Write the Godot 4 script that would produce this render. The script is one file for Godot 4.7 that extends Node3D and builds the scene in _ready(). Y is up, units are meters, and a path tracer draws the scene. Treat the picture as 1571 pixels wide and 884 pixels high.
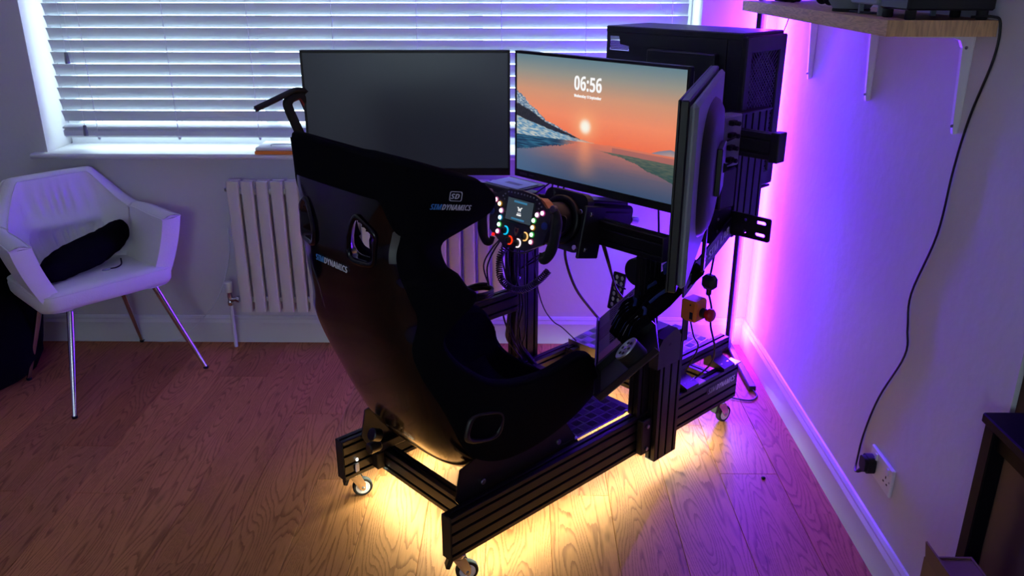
extends Node3D
# A home racing simulator in a dim room: blind-lit window, violet corner lamp, warm under-glow.
# World: camera stands at x = z = 0, window wall at z = WZ, right wall at x = WX, floor at y = 0.

const WZ := -3.566
const WX := 1.03
const GLOW_NEAR := 0.42                # energies of the warm strips under the rig
const GLOW_FAR := 0.55
const GLOW_MID := 0.40
const GLOW_REAR := 0.24
const LAMP_ALONG := 8.0
const LAMP_CORNER := 5.5
const LAMP_BACK := 2.2                # the violet lamp
const LAMP_COLOR := Color(0.37, 0.115, 1.0)
var F := Transform3D.IDENTITY          # the frame in which shapes are given (room or rig)
var RIG: Transform3D
var taken := {}
var M := {}
var rng := RandomNumberGenerator.new()


class Shape:
	var st := SurfaceTool.new()
	var sm := -1
	var uvs := false

	func _init() -> void:
		st.begin(Mesh.PRIMITIVE_TRIANGLES)

	func v(p: Vector3, uv := Vector2.ZERO) -> void:
		st.set_smooth_group(sm & 0xffffffff if sm >= 0 else 0xffffffff)
		if uvs:
			st.set_uv(uv)
		st.add_vertex(p)

	func tri(a: Vector3, b: Vector3, c: Vector3) -> void:      # counter-clockwise seen from outside
		v(a); v(c); v(b)

	func quad(a: Vector3, b: Vector3, c: Vector3, d: Vector3) -> void:
		tri(a, b, c); tri(a, c, d)

	func quad_uv(p: Array, t: Array) -> void:
		for k in [0, 2, 1, 0, 3, 2]:
			v(p[k], t[k])

	func box(c: Vector3, s: Vector3, bev := 0.0, B := Basis.IDENTITY) -> Shape:
		var h := s / 2.0
		sm = -1
		if bev <= 0.0:
			var q := func(i, j, k): return c + B * Vector3(h.x * i, h.y * j, h.z * k)
			quad(q.call(-1, -1, 1), q.call(1, -1, 1), q.call(1, 1, 1), q.call(-1, 1, 1))
			quad(q.call(1, -1, -1), q.call(-1, -1, -1), q.call(-1, 1, -1), q.call(1, 1, -1))
			quad(q.call(1, -1, 1), q.call(1, -1, -1), q.call(1, 1, -1), q.call(1, 1, 1))
			quad(q.call(-1, -1, -1), q.call(-1, -1, 1), q.call(-1, 1, 1), q.call(-1, 1, -1))
			quad(q.call(-1, 1, 1), q.call(1, 1, 1), q.call(1, 1, -1), q.call(-1, 1, -1))
			quad(q.call(-1, -1, -1), q.call(1, -1, -1), q.call(1, -1, 1), q.call(-1, -1, 1))
			return self
		bev = minf(bev, minf(h.x, minf(h.y, h.z)) * 0.95)
		var i := h - Vector3(bev, bev, bev)
		var fx := func(a, j, k): return c + B * Vector3(h.x * a, i.y * j, i.z * k)
		var fy := func(a, j, k): return c + B * Vector3(i.x * a, h.y * j, i.z * k)
		var fz := func(a, j, k): return c + B * Vector3(i.x * a, i.y * j, h.z * k)
		for s1 in [-1, 1]:
			_face(fx.call(s1, -1, -1), fx.call(s1, 1, -1), fx.call(s1, 1, 1), fx.call(s1, -1, 1), s1 > 0)
			_face(fy.call(-1, s1, -1), fy.call(1, s1, -1), fy.call(1, s1, 1), fy.call(-1, s1, 1), s1 < 0)
			_face(fz.call(-1, -1, s1), fz.call(1, -1, s1), fz.call(1, 1, s1), fz.call(-1, 1, s1), s1 > 0)
			for s2 in [-1, 1]:
				_face(fx.call(s1, s2, -1), fx.call(s1, s2, 1), fy.call(s1, s2, 1), fy.call(s1, s2, -1), s1 * s2 < 0)
				_face(fx.call(s1, -1, s2), fx.call(s1, 1, s2), fz.call(s1, 1, s2), fz.call(s1, -1, s2), s1 * s2 > 0)
				_face(fy.call(-1, s1, s2), fy.call(1, s1, s2), fz.call(1, s1, s2), fz.call(-1, s1, s2), s1 * s2 < 0)
				for s3 in [-1, 1]:
					var a: Vector3 = fx.call(s1, s2, s3)
					var b: Vector3 = fy.call(s1, s2, s3)
					var d: Vector3 = fz.call(s1, s2, s3)
					if s1 * s2 * s3 > 0:
						tri(a, b, d)
					else:
						tri(a, d, b)
		return self

	func _face(a: Vector3, b: Vector3, c: Vector3, d: Vector3, ccw: bool) -> void:
		if ccw:
			quad(a, b, c, d)
		else:
			quad(d, c, b, a)

	# rows of points; the surface looks toward (next in row) x (next row)
	func grid(rows: Array, close_row := false, flip := false, group := 0) -> Shape:
		sm = group
		for r in rows.size() - 1:
			var p: Array = rows[r]
			var q: Array = rows[r + 1]
			var n := p.size()
			for k in (n if close_row else n - 1):
				var l := (k + 1) % n
				if flip:
					quad(p[l], p[k], q[k], q[l])
				else:
					quad(p[k], p[l], q[l], q[k])
		return self

	func fan(ring: Array, c: Vector3, flip := false, group := -1) -> void:
		sm = group
		for k in ring.size():
			var l := (k + 1) % ring.size()
			if flip:
				tri(c, ring[l], ring[k])
			else:
				tri(c, ring[k], ring[l])

	# radius: one number or one for each point
	func tube(path: Array, radius: Variant, n := 8, flat := 1.0) -> Shape:
		var rows := []
		var up := Vector3.UP
		var t0: Vector3 = (path[1] - path[0]).normalized()
		if absf(t0.dot(up)) > 0.9:
			up = Vector3.RIGHT
		var side: Vector3 = t0.cross(up).normalized()
		for k in path.size():
			var t: Vector3 = (path[mini(k + 1, path.size() - 1)] - path[maxi(k - 1, 0)]).normalized()
			side = (side - t * side.dot(t)).normalized()
			var w: Vector3 = t.cross(side)
			var r: float = radius[k] if radius is Array else radius
			var ring := []
			for j in n:
				var a := TAU * j / n
				ring.append(path[k] + side * cos(a) * r + w * sin(a) * r * flat)
			rows.append(ring)
		grid(rows, true)
		fan(rows[0], path[0], true)
		fan(rows[-1], path[-1])
		return self

	# profile: Vector2(radius, height) from bottom to top, round the y axis of X
	func lathe(profile: Array, n: int, X := Transform3D.IDENTITY, group := 0) -> Shape:
		var rows := []
		for p in profile:
			var ring := []
			for j in n:
				var a := -TAU * j / n
				ring.append(X * Vector3(cos(a) * p.x, p.y, sin(a) * p.x))
			rows.append(ring)
		sm = group
		for r in rows.size() - 1:
			var p2: Array = rows[r]
			var q: Array = rows[r + 1]
			for k in n:
				var l := (k + 1) % n
				if profile[r].x < 1e-5:
					tri(p2[k], q[l], q[k])
				elif profile[r + 1].x < 1e-5:
					tri(p2[k], p2[l], q[l])
				else:
					quad(p2[k], p2[l], q[l], q[k])
		return self

	func cyl(a: Vector3, b: Vector3, r: float, n := 16, bev := 0.0) -> Shape:
		var y := (b - a).normalized()
		var x := y.cross(Vector3.UP if absf(y.y) < 0.9 else Vector3.RIGHT).normalized()
		var X := Transform3D(Basis(x, y, x.cross(y)), a)
		var L := (b - a).length()
		if bev > 0.0:
			lathe([Vector2(r - bev, 0), Vector2(r, bev)], n, X, 1)
			lathe([Vector2(r, bev), Vector2(r, L - bev)], n, X, 2)
			lathe([Vector2(r, L - bev), Vector2(r - bev, L)], n, X, 1)
		else:
			lathe([Vector2(r, 0), Vector2(r, L)], n, X, 2)
		lathe([Vector2(0, 0), Vector2(r - bev, 0)], n, X, 3)
		lathe([Vector2(r - bev, L), Vector2(0, L)], n, X, 3)
		return self

	# flat outline (x, y) pushed along z from z0 to z1, placed by X
	func prism(poly: PackedVector2Array, z0: float, z1: float, X := Transform3D.IDENTITY, side_group := -1) -> Shape:
		if Geometry2D.is_polygon_clockwise(poly):
			poly = poly.duplicate()
			poly.reverse()
		var ids := Geometry2D.triangulate_polygon(poly)
		sm = -1
		for k in range(0, ids.size(), 3):
			var a := poly[ids[k]]
			var b := poly[ids[k + 1]]
			var c := poly[ids[k + 2]]
			if (b - a).cross(c - a) < 0:
				var t := b
				b = c
				c = t
			tri(X * Vector3(a.x, a.y, z1), X * Vector3(b.x, b.y, z1), X * Vector3(c.x, c.y, z1))
			tri(X * Vector3(a.x, a.y, z0), X * Vector3(c.x, c.y, z0), X * Vector3(b.x, b.y, z0))
		sm = side_group
		for k in poly.size():
			var a := poly[k]
			var b := poly[(k + 1) % poly.size()]
			quad(X * Vector3(a.x, a.y, z0), X * Vector3(b.x, b.y, z0), X * Vector3(b.x, b.y, z1), X * Vector3(a.x, a.y, z1))
		return self

	func prisms(polys: Array, z0: float, z1: float, X := Transform3D.IDENTITY) -> Shape:
		for p in polys:
			prism(p, z0, z1, X)
		return self

	func done() -> ArrayMesh:
		st.generate_normals()
		return st.commit()


# ---------- naming ----------
func numbered(called: String) -> String:
	if not taken.has(called):
		taken[called] = 0
		return called
	taken[called] += 1
	return "%s_%03d" % [called, taken[called]]


func thing(called: String, label: String, category: String, at: Vector3, group := "", X := Transform3D.IDENTITY) -> Node3D:
	var o := Node3D.new()
	o.name = numbered(called)
	add_child(o)
	o.transform = F * X * Transform3D(Basis.IDENTITY, at)
	tag(o, label, category, group)
	return o


func tag(o: Node, label: String, category: String, group := "") -> Node:
	o.set_meta("label", label)
	o.set_meta("category", category)
	if group:
		o.set_meta("group", group)
	return o


func global_of(o: Node) -> Transform3D:
	var t := Transform3D.IDENTITY
	while o is Node3D and o != self:
		t = o.transform * t
		o = o.get_parent()
	return t


# commit a shape (given in frame F) as one named mesh under parent
func part(called: String, s: Variant, m: Material, parent: Node = self, label := "") -> MeshInstance3D:
	var o := MeshInstance3D.new()
	o.name = numbered(called) if parent == self else called
	o.mesh = s.done() if s is Shape else s
	o.material_override = m
	parent.add_child(o, true)
	o.transform = global_of(parent).affine_inverse() * F
	if label:
		o.set_meta("label", label)
	return o


func stuff(o: Node) -> Node:
	o.set_meta("kind", "stuff")
	return o


func struct(called: String, s: Variant, m: Material) -> MeshInstance3D:
	var o := part(called, s, m)
	o.set_meta("kind", "structure")
	return o


# raised lettering, its lower left corner at X, as wide and as high as asked
func lettering(what: String, width: float, height: float, X: Transform3D, m: Material, parent: Node, italic := 0.0) -> MeshInstance3D:
	var t := TextMesh.new()
	var f := SystemFont.new()
	f.font_names = PackedStringArray(["Droid Sans"])
	f.font_weight = 700
	t.font = f
	t.text = what
	t.font_size = 64
	t.pixel_size = 0.001
	t.depth = 0.001
	var box := t.get_aabb()
	var o := MeshInstance3D.new()
	o.name = "lettering"
	o.mesh = t
	o.material_override = m
	parent.add_child(o, true)
	var sx := width / box.size.x
	var sy := height / box.size.y
	o.transform = global_of(parent).affine_inverse() * F * X * Transform3D(Basis(Vector3(sx, 0, 0), Vector3(italic * sy, sy, 0), Vector3.BACK), Vector3(-box.position.x * sx, -box.position.y * sy, 0))
	return o


# ---------- curves ----------
func smooth(pts: Array, per := 6) -> Array:
	var out := []
	for k in pts.size() - 1:
		for j in per:
			out.append(pts[k].cubic_interpolate(pts[k + 1], pts[maxi(k - 1, 0)], pts[mini(k + 2, pts.size() - 1)], float(j) / per))
	out.append(pts[-1])
	return out


func R(a: float, h: float, b: float) -> Vector3:      # rig: a forward, h up, b to the driver's right
	return Vector3(b, h, -a)


func rounded(w: float, h: float, r: float, n := 4) -> PackedVector2Array:
	var p := PackedVector2Array()
	for q in [[1, 1, 0], [-1, 1, 1], [-1, -1, 2], [1, -1, 3]]:
		for k in n + 1:
			var a: float = PI / 2 * (q[2] + float(k) / n)
			p.append(Vector2(q[0] * (w / 2 - r) + cos(a) * r, q[1] * (h / 2 - r) + sin(a) * r))
	return p


# an outline with holes, cut through the holes' middles into plain outlines
func with_holes(outer: PackedVector2Array, holes: Array) -> Array:
	var cuts := []
	for h in holes:
		var lo := INF
		var hi := -INF
		for q in h:
			lo = minf(lo, q.x)
			hi = maxf(hi, q.x)
		var m: float = (lo + hi) / 2
		if not cuts.any(func(c): return absf(c - m) < 1e-4):
			cuts.append(m)
	cuts.sort()
	cuts = [-9.0] + cuts + [9.0]
	var out := []
	for k in cuts.size() - 1:
		var strip := PackedVector2Array([Vector2(cuts[k], -9), Vector2(cuts[k + 1], -9), Vector2(cuts[k + 1], 9), Vector2(cuts[k], 9)])
		var left: Array = Array(Geometry2D.intersect_polygons(outer, strip), TYPE_NIL, "", null)
		for h in holes:
			var next := []
			for p in left:
				next += Geometry2D.clip_polygons(p, h)
			left = next
		out += left
	return out


func moved(p: PackedVector2Array, by: Vector2) -> PackedVector2Array:
	var o := PackedVector2Array()
	for q in p:
		o.append(q + by)
	return o


# slotted aluminium extrusion, w x h in multiples of 40 mm
func alu(w: float, h: float) -> PackedVector2Array:
	var p := PackedVector2Array()
	for s in 4:
		var along: float = w if s % 2 == 0 else h
		var off: float = (h if s % 2 == 0 else w) / 2
		var n := maxi(1, roundi(along / 0.04))
		var row := [Vector2(-along / 2 + 0.0015, off)]
		for k in n:
			var c := -along / 2 + along / n * (k + 0.5)
			row += [Vector2(c - 0.005, off), Vector2(c - 0.004, off - 0.001), Vector2(c - 0.004, off - 0.009), Vector2(c + 0.004, off - 0.009), Vector2(c + 0.004, off - 0.001), Vector2(c + 0.005, off)]
		row.append(Vector2(along / 2 - 0.0015, off))
		for q in row:
			p.append(q.rotated(-PI / 2 * s))
	return p


# extrusion from p to q; w is its breadth along side, h its height across both
func beam(p: Vector3, q: Vector3, w: float, h: float, up := Vector3.UP) -> Shape:
	var z := (q - p).normalized()
	var x := up.cross(z).normalized()
	return Shape.new().prism(alu(w, h), 0.0, (q - p).length(), Transform3D(Basis(x, z.cross(x), z), p))


func bolt(p: Vector3, n: Vector3, r := 0.007, l := 0.006) -> Shape:
	var s := Shape.new().cyl(p, p + n * l, r, 12, 0.0012)
	return s


func cable(called: String, label: String, pts: Array, r: float, m: Material, group := "", per := 6) -> Node:
	var P := smooth(pts, per)
	var lowest: Vector3 = P[0]
	for q in P:
		if q.y < lowest.y:
			lowest = q
	return tag(part(called, Shape.new().tube(P, r, 6), m), label, "cable", group)


# ---------- materials ----------
func mat(c: Color, rough: float, metal := 0.0) -> StandardMaterial3D:
	var m := StandardMaterial3D.new()
	m.albedo_color = c
	m.roughness = rough
	m.metallic = metal
	return m


func rgb(r: int, g: int, b: int) -> Color:
	return Color8(r, g, b)


func glow(c: Color, e: float) -> StandardMaterial3D:
	var m := mat(Color(0.02, 0.02, 0.02), 0.5)
	m.emission_enabled = true
	m.emission = c
	m.emission_energy_multiplier = e
	return m


func bumpy(m: StandardMaterial3D, freq: float, strength: float, scale: float, sz := 512, octaves := 3) -> StandardMaterial3D:
	var n := FastNoiseLite.new()
	n.noise_type = FastNoiseLite.TYPE_SIMPLEX_SMOOTH
	n.frequency = freq
	n.fractal_octaves = octaves
	n.seed = int(freq * 9999)
	var im := n.get_seamless_image(sz, sz)
	im.bump_map_to_normal_map(strength)
	m.normal_enabled = true
	m.normal_texture = ImageTexture.create_from_image(im)
	m.uv1_triplanar = true
	m.uv1_world_triplanar = true
	m.uv1_scale = Vector3(scale, scale, scale)
	return m


func _ready() -> void:
	# ----- camera, sky, exposure -----
	var cam := Camera3D.new()
	cam.name = "camera"
	cam.fov = rad_to_deg(2.0 * atan(442.0 / 1280.0))
	cam.near = 0.02
	add_child(cam)
	cam.position = Vector3(0, 1.63, 0)
	cam.rotation_degrees = Vector3(-20.869, 0.732, 0)
	cam.current = true
	var we := WorldEnvironment.new()
	we.name = "world_environment"
	var env := Environment.new()
	env.background_mode = Environment.BG_COLOR
	env.background_color = Color(0.84, 0.95, 0.99)
	env.background_energy_multiplier = 6.5
	env.ambient_light_source = Environment.AMBIENT_SOURCE_DISABLED
	env.tonemap_mode = Environment.TONE_MAPPER_LINEAR
	env.tonemap_exposure = 1.0
	env.sdfgi_enabled = true
	env.ssao_enabled = true
	env.ssil_enabled = true
	we.environment = env
	add_child(we)
	rng.seed = 11
	var u := Vector3(0.7196, 0, -0.6944)
	var v := Vector3(0.6944, 0, 0.7196)
	RIG = Transform3D(Basis(v, Vector3.UP, -u), Vector3(-0.19, 0, -1.875))
	materials()
	room()
	blind()
	F = Transform3D.IDENTITY
	radiator()
	armchair()
	F = RIG
	frame()
	seat()
	monitors()
	wheel()
	computer()
	laptop()
	small_rig_things()
	cables()
	under_glow()
	F = Transform3D.IDENTITY
	corner_lamp()
	shelf()
	right_side()


func area_light(called: String, X: Transform3D, w: float, h: float, c: Color, energy: float, parent: Node) -> void:
	var l := AreaLight3D.new()
	l.name = called
	l.area_size = Vector2(w, h)
	l.area_normalize_energy = true
	l.light_color = c
	l.light_energy = energy
	l.shadow_enabled = true
	l.set("area_range", 12.0)
	l.set("area_attenuation", 2.0)
	parent.add_child(l, true)
	l.transform = global_of(parent).affine_inverse() * F * X


# ---------- materials ----------
func oak_texture() -> ImageTexture:
	var w := 384
	var h := 1536
	var a := FastNoiseLite.new()
	a.seed = 5
	a.frequency = 1.0
	a.fractal_octaves = 2
	var b := FastNoiseLite.new()
	b.seed = 9
	b.frequency = 1.0
	b.fractal_octaves = 3
	var im := Image.create(w, h, false, Image.FORMAT_RGB8)
	for y in h:
		var wy := float(y) / h * 2.4           # metres along the plank
		for x in w:
			var wx := float(x) / w * 0.6
			var field := a.get_noise_2d(wx * 6.0, wy * 0.75) * 9.0 + wx * 26.0 + b.get_noise_2d(wx * 40.0, wy * 3.0) * 0.35
			var ring := field - floorf(field)
			var line := smoothstep(0.55, 0.97, ring) * (1.0 - smoothstep(0.97, 1.0, ring))
			var pore := b.get_noise_2d(wx * 420.0, wy * 9.0)
			var broad := a.get_noise_2d(wx * 3.0 + 40.0, wy * 1.1) * 0.5
			var knot := smoothstep(0.42, 0.75, b.get_noise_2d(wx * 9.0 + 70.0, wy * 3.5))
			var t := 1.0 - 0.20 * line - 0.14 * maxf(pore, 0.0) + 0.12 * broad - 0.16 * knot
			im.set_pixel(x, y, Color(0.96 * t, 0.93 * t - 0.02 * line, 0.88 * t - 0.03 * line))
	return ImageTexture.create_from_image(im)


func materials() -> void:
	var oak := oak_texture()
	for k in 4:
		var m := mat([rgb(200, 133, 86), rgb(184, 120, 77), rgb(208, 140, 90), rgb(192, 129, 86)][k], 0.5)
		m.metallic_specular = 0.2
		m.albedo_texture = oak
		M["oak%d" % k] = m
	M.wall = bumpy(mat(rgb(206, 203, 206), 0.85), 0.02, 2.0, 1.6)
	M.wall.normal_scale = 0.25
	M.ceiling = mat(rgb(225, 224, 222), 0.9)
	M.paint = mat(rgb(222, 221, 224), 0.4)
	M.upvc = mat(rgb(235, 238, 240), 0.35)
	M.slat = mat(rgb(214, 219, 226), 0.42)
	M.cord = mat(rgb(225, 228, 232), 0.7)
	M.rad = mat(rgb(214, 208, 204), 0.45)
	M.chrome = mat(rgb(205, 205, 212), 0.16, 1.0)
	M.steel = mat(rgb(170, 172, 178), 0.3, 1.0)
	M.brass = mat(rgb(150, 120, 90), 0.35, 1.0)
	M.hide = bumpy(mat(rgb(226, 222, 218), 0.5), 0.05, 3.0, 5.0)
	M.hide.normal_scale = 0.35
	M.alu = mat(rgb(24, 24, 26), 0.36, 0.35)
	M.black = mat(rgb(18, 18, 20), 0.5)
	M.blackplate = mat(rgb(20, 20, 23), 0.42, 0.2)
	M.gloss = mat(rgb(9, 9, 11), 0.16)
	M.gloss.clearcoat_enabled = true
	M.gloss.metallic_specular = 0.35
	M.gloss.clearcoat = 0.35
	M.gloss.clearcoat_roughness = 0.06
	M.rubber = mat(rgb(14, 14, 15), 0.8)
	M.fabric = bumpy(mat(rgb(13, 13, 17), 0.92), 0.3, 6.0, 30.0, 256, 2)
	M.fabric.normal_scale = 0.5
	M.fabric.metallic_specular = 0.12
	M.velour = bumpy(mat(rgb(12, 12, 14), 0.95), 0.3, 6.0, 30.0, 256, 2)
	M.velour.metallic_specular = 0.15
	M.seattrim = mat(rgb(12, 12, 14), 0.42)
	M.mesh = mat(rgb(70, 70, 80), 0.45, 0.4)
	M.cableblack = mat(rgb(14, 14, 16), 0.55)
	M.cablewhite = mat(rgb(200, 200, 204), 0.6)
	M.white = mat(rgb(222, 222, 226), 0.5)
	M.grey = mat(rgb(128, 132, 140), 0.6)
	M.silverback = mat(rgb(128, 128, 138), 0.5)
	M.tread = mat(rgb(34, 34, 38), 0.4, 0.6)
	M.treadsilver = mat(rgb(190, 190, 196), 0.35, 0.9)
	M.pine = pine()
	M.print_white = mat(rgb(200, 202, 210), 0.5)
	M.print_blue = mat(rgb(60, 130, 200), 0.5)
	M.orange = mat(rgb(232, 130, 40), 0.5)
	M.estop = mat(rgb(214, 112, 28), 0.5)
	M.red = mat(rgb(190, 25, 25), 0.4)
	M.greyreflect = mat(rgb(70, 70, 68), 0.4)  # grey of the reflection painted on the seat shell
	M.carbon = mat(rgb(20, 20, 24), 0.35)
	M.orangelit = mat(rgb(170, 90, 40), 0.4)  # orange light on the wheel corner, put into the colour
	M.dial = mat(rgb(70, 55, 75), 0.45)
	M.case = mat(rgb(30, 30, 36), 0.45, 0.2)
	M.tray = mat(rgb(44, 38, 42), 0.5)
	M.lap = mat(rgb(42, 40, 44), 0.42)
	M.key = mat(rgb(14, 14, 16), 0.5)
	M.redreflect = mat(rgb(110, 40, 44), 0.35)  # red of the reflection painted on the laptop deck
	M.greyfab = bumpy(mat(rgb(120, 128, 138), 0.9), 0.3, 5.0, 30.0, 256, 2)
	M.greybox = mat(rgb(132, 142, 148), 0.6)
	M.blueglove = mat(rgb(26, 44, 112), 0.8)


func pine() -> StandardMaterial3D:
	var n := FastNoiseLite.new()
	n.seed = 21
	n.frequency = 1.0
	n.fractal_octaves = 3
	var im := Image.create(128, 512, false, Image.FORMAT_RGB8)
	for y in 512:
		for x in 128:
			var g := n.get_noise_2d(x * 0.05, y * 0.006)
			var line := absf(sin(g * 9.0 + x * 0.16))
			var t := 0.86 + 0.14 * line + 0.06 * n.get_noise_2d(x * 0.9, y * 0.06)
			im.set_pixel(x, y, Color(t, t * 0.95, t * 0.88))
	var m := mat(rgb(214, 178, 138), 0.6)
	m.albedo_texture = ImageTexture.create_from_image(im)
	return m


# ---------- the room ----------
func room() -> void:
	var x0 := -3.2
	var z1 := 1.7
	# floor slab with oak planks laid toward the window
	var fl := struct("floor", Shape.new().box(Vector3((x0 + 2.2) / 2, -0.11, (WZ + z1) / 2), Vector3(2.2 - x0, 0.18, z1 - WZ + 0.5)), M.black)
	var col := -11
	while -1.095 + 0.198 * col < 2.1:
		var xa := -1.095 + 0.198 * col
		var first: float = {-2: -2.337, 1: -2.877, 2: -2.429}.get(col, WZ + 0.25 + 1.55 * fposmod(sin(col * 12.9898) * 43758.5453, 1.0))
		var cuts := [WZ - 0.02]
		var c := first
		while c - 1.9 > WZ + 0.1:
			c -= 1.9
		while c < z1:
			cuts.append(c)
			c += 1.9
		cuts.append(z1)
		for k in cuts.size() - 1:
			if xa > 1.03 and cuts[k + 1] < -1.6:
				continue
			plank(fl, xa, xa + 0.198, cuts[k], cuts[k + 1])
		col += 1
	var t := 0.32
	var wb := Shape.new()
	var win := Rect2(-2.06, 0.885, 2.785, 1.23)
	var H := 2.42
	var mid := WZ - t / 2
	wb.box(Vector3((x0 + win.position.x) / 2 - 0.1, H / 2, mid), Vector3(win.position.x - x0 + 0.2, H, t))
	wb.box(Vector3((win.end.x + 1.33) / 2, H / 2, mid), Vector3(1.33 - win.end.x, H, t))
	wb.box(Vector3(win.get_center().x, win.position.y / 2, mid), Vector3(win.size.x, win.position.y, t))
	wb.box(Vector3(win.get_center().x, (win.end.y + H) / 2, mid), Vector3(win.size.x, H - win.end.y, t))
	struct("wall_back", wb, M.wall)
	var wr := Shape.new()
	wr.box(Vector3(WX + 0.15, H / 2, (WZ - 1.565) / 2), Vector3(0.3, H, -1.565 - WZ))
	wr.box(Vector3(WX + 0.15, 2.24, (-1.565 - 0.70) / 2), Vector3(0.3, 0.36, 0.865))
	wr.box(Vector3(WX + 0.15, H / 2, (z1 - 0.70) / 2), Vector3(0.3, H, z1 + 0.70))
	struct("wall_right", wr, M.wall)
	struct("wall_left", Shape.new().box(Vector3(x0 - 0.1, H / 2, (WZ + z1) / 2), Vector3(0.2, H, z1 - WZ + 0.4)), M.wall)
	# unseen window added behind the camera, sized to fill the room with light
	var wfr := Shape.new()
	var w2 := Rect2(-1.40, 0.90, 1.25, 1.22)
	wfr.box(Vector3((x0 - 0.2 + w2.position.x) / 2, H / 2, z1 + 0.1), Vector3(w2.position.x - x0 + 0.2, H, 0.2))
	wfr.box(Vector3((1.4 + w2.end.x) / 2, H / 2, z1 + 0.1), Vector3(1.4 - w2.end.x, H, 0.2))
	wfr.box(Vector3(w2.get_center().x, w2.position.y / 2, z1 + 0.1), Vector3(w2.size.x, w2.position.y, 0.2))
	wfr.box(Vector3(w2.get_center().x, (w2.end.y + H) / 2, z1 + 0.1), Vector3(w2.size.x, H - w2.end.y, 0.2))
	struct("wall_front", wfr, M.wall)
	var f2 := Shape.new()
	for s in [-1, 1]:
		f2.box(Vector3(w2.get_center().x + s * (w2.size.x / 2 - 0.025), w2.get_center().y, z1 + 0.12), Vector3(0.05, w2.size.y, 0.06), 0.006)
		f2.box(Vector3(w2.get_center().x, w2.get_center().y + s * (w2.size.y / 2 - 0.025), z1 + 0.12), Vector3(w2.size.x - 0.1, 0.05, 0.06), 0.006)
	var W2 := struct("added_window_2", f2, M.upvc)
	var g2 := mat(Color(0.9, 0.95, 1.0, 0.06), 0.0)
	g2.transparency = BaseMaterial3D.TRANSPARENCY_ALPHA
	part("pane", Shape.new().box(Vector3(w2.get_center().x, w2.get_center().y, z1 + 0.12), Vector3(w2.size.x - 0.1, w2.size.y - 0.1, 0.008)), g2, W2)
	struct("ceiling", Shape.new().box(Vector3((x0 + 1.3) / 2, H + 0.1, (WZ + z1) / 2), Vector3(1.6 - x0, 0.2, z1 - WZ + 0.7)), M.ceiling)
	# dark door in the opening of the right wall
	var dm := mat(rgb(40, 29, 34), 0.5)
	var d := struct("door_1", Shape.new().box(Vector3(WX + 0.03, 1.03, -1.1325), Vector3(0.045, 2.06, 0.86), 0.003), dm)
	for y in [0.55, 1.5]:
		part("panel", Shape.new().box(Vector3(WX + 0.006, y, -1.1325), Vector3(0.012, 0.72, 0.6), 0.005), dm, d)
	# skirting boards with a chamfered top
	for k in 2:
		var prof := PackedVector2Array([Vector2(0, 0), Vector2(0.018, 0), Vector2(0.018, 0.098), Vector2(0.012, 0.112), Vector2(0.012, 0.118), Vector2(0.006, 0.128), Vector2(0, 0.13)])
		if k == 0:
			struct("baseboard_back", Shape.new().prism(prof, x0, WX, Transform3D(Basis(Vector3(0, 0, 1), Vector3.UP, Vector3(-1, 0, 0)), Vector3(0, 0, WZ)).rotated_local(Vector3.UP, 0) * Transform3D(Basis(Vector3(1, 0, 0), Vector3(0, 1, 0), Vector3(0, 0, -1)), Vector3.ZERO)), M.paint)
		else:
			struct("baseboard_right", Shape.new().prism(prof, WZ, -1.565, Transform3D(Basis(Vector3(-1, 0, 0), Vector3.UP, Vector3(0, 0, 1)), Vector3(WX, 0, 0))), M.paint)
	# window: frame, mullions, panes; sill board
	var zf := -3.80
	var wf := Shape.new()
	var wx := win.position.x
	for y in [win.position.y + 0.022, win.end.y - 0.03]:
		wf.box(Vector3(win.get_center().x, y, zf), Vector3(win.size.x, 0.05, 0.06), 0.006)
	for x in [wx + 0.03, wx + 0.93, wx + 1.855, win.end.x - 0.03]:
		wf.box(Vector3(x, win.get_center().y, zf), Vector3(0.06, win.size.y - 0.09, 0.056), 0.006)
	var W := struct("window_1", wf, M.upvc)
	var gm := mat(Color(0.9, 0.95, 1.0, 0.06), 0.0)
	gm.transparency = BaseMaterial3D.TRANSPARENCY_ALPHA
	for k in 3:
		part("pane", Shape.new().box(Vector3(wx + 0.48 + 0.918 * k, win.get_center().y, zf), Vector3(0.85, win.size.y - 0.09, 0.012)), gm, W)
	var sill := PackedVector2Array()
	for q in [Vector2(-0.26, 0), Vector2(-0.26, -0.022), Vector2(0.03, -0.022), Vector2(0.038, -0.018), Vector2(0.042, -0.011), Vector2(0.038, -0.004), Vector2(0.03, 0)]:
		sill.append(q)
	var ss := Shape.new()
	var XS := Transform3D(Basis(Vector3(0, 0, 1), Vector3.UP, Vector3(-1, 0, 0)), Vector3(0, 0.892, WZ))
	ss.prism(PackedVector2Array([Vector2(-0.26, 0), Vector2(-0.26, -0.022), Vector2(0.0, -0.022), Vector2(0, 0)]), -0.72, 2.055, XS)
	ss.prism(PackedVector2Array([Vector2(0, 0), Vector2(0.0, -0.022), Vector2(0.036, -0.022), Vector2(0.043, -0.017), Vector2(0.045, -0.011), Vector2(0.043, -0.005), Vector2(0.036, 0)]), -0.775, 2.115, XS)
	struct("trim_1", ss, M.paint)


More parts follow.
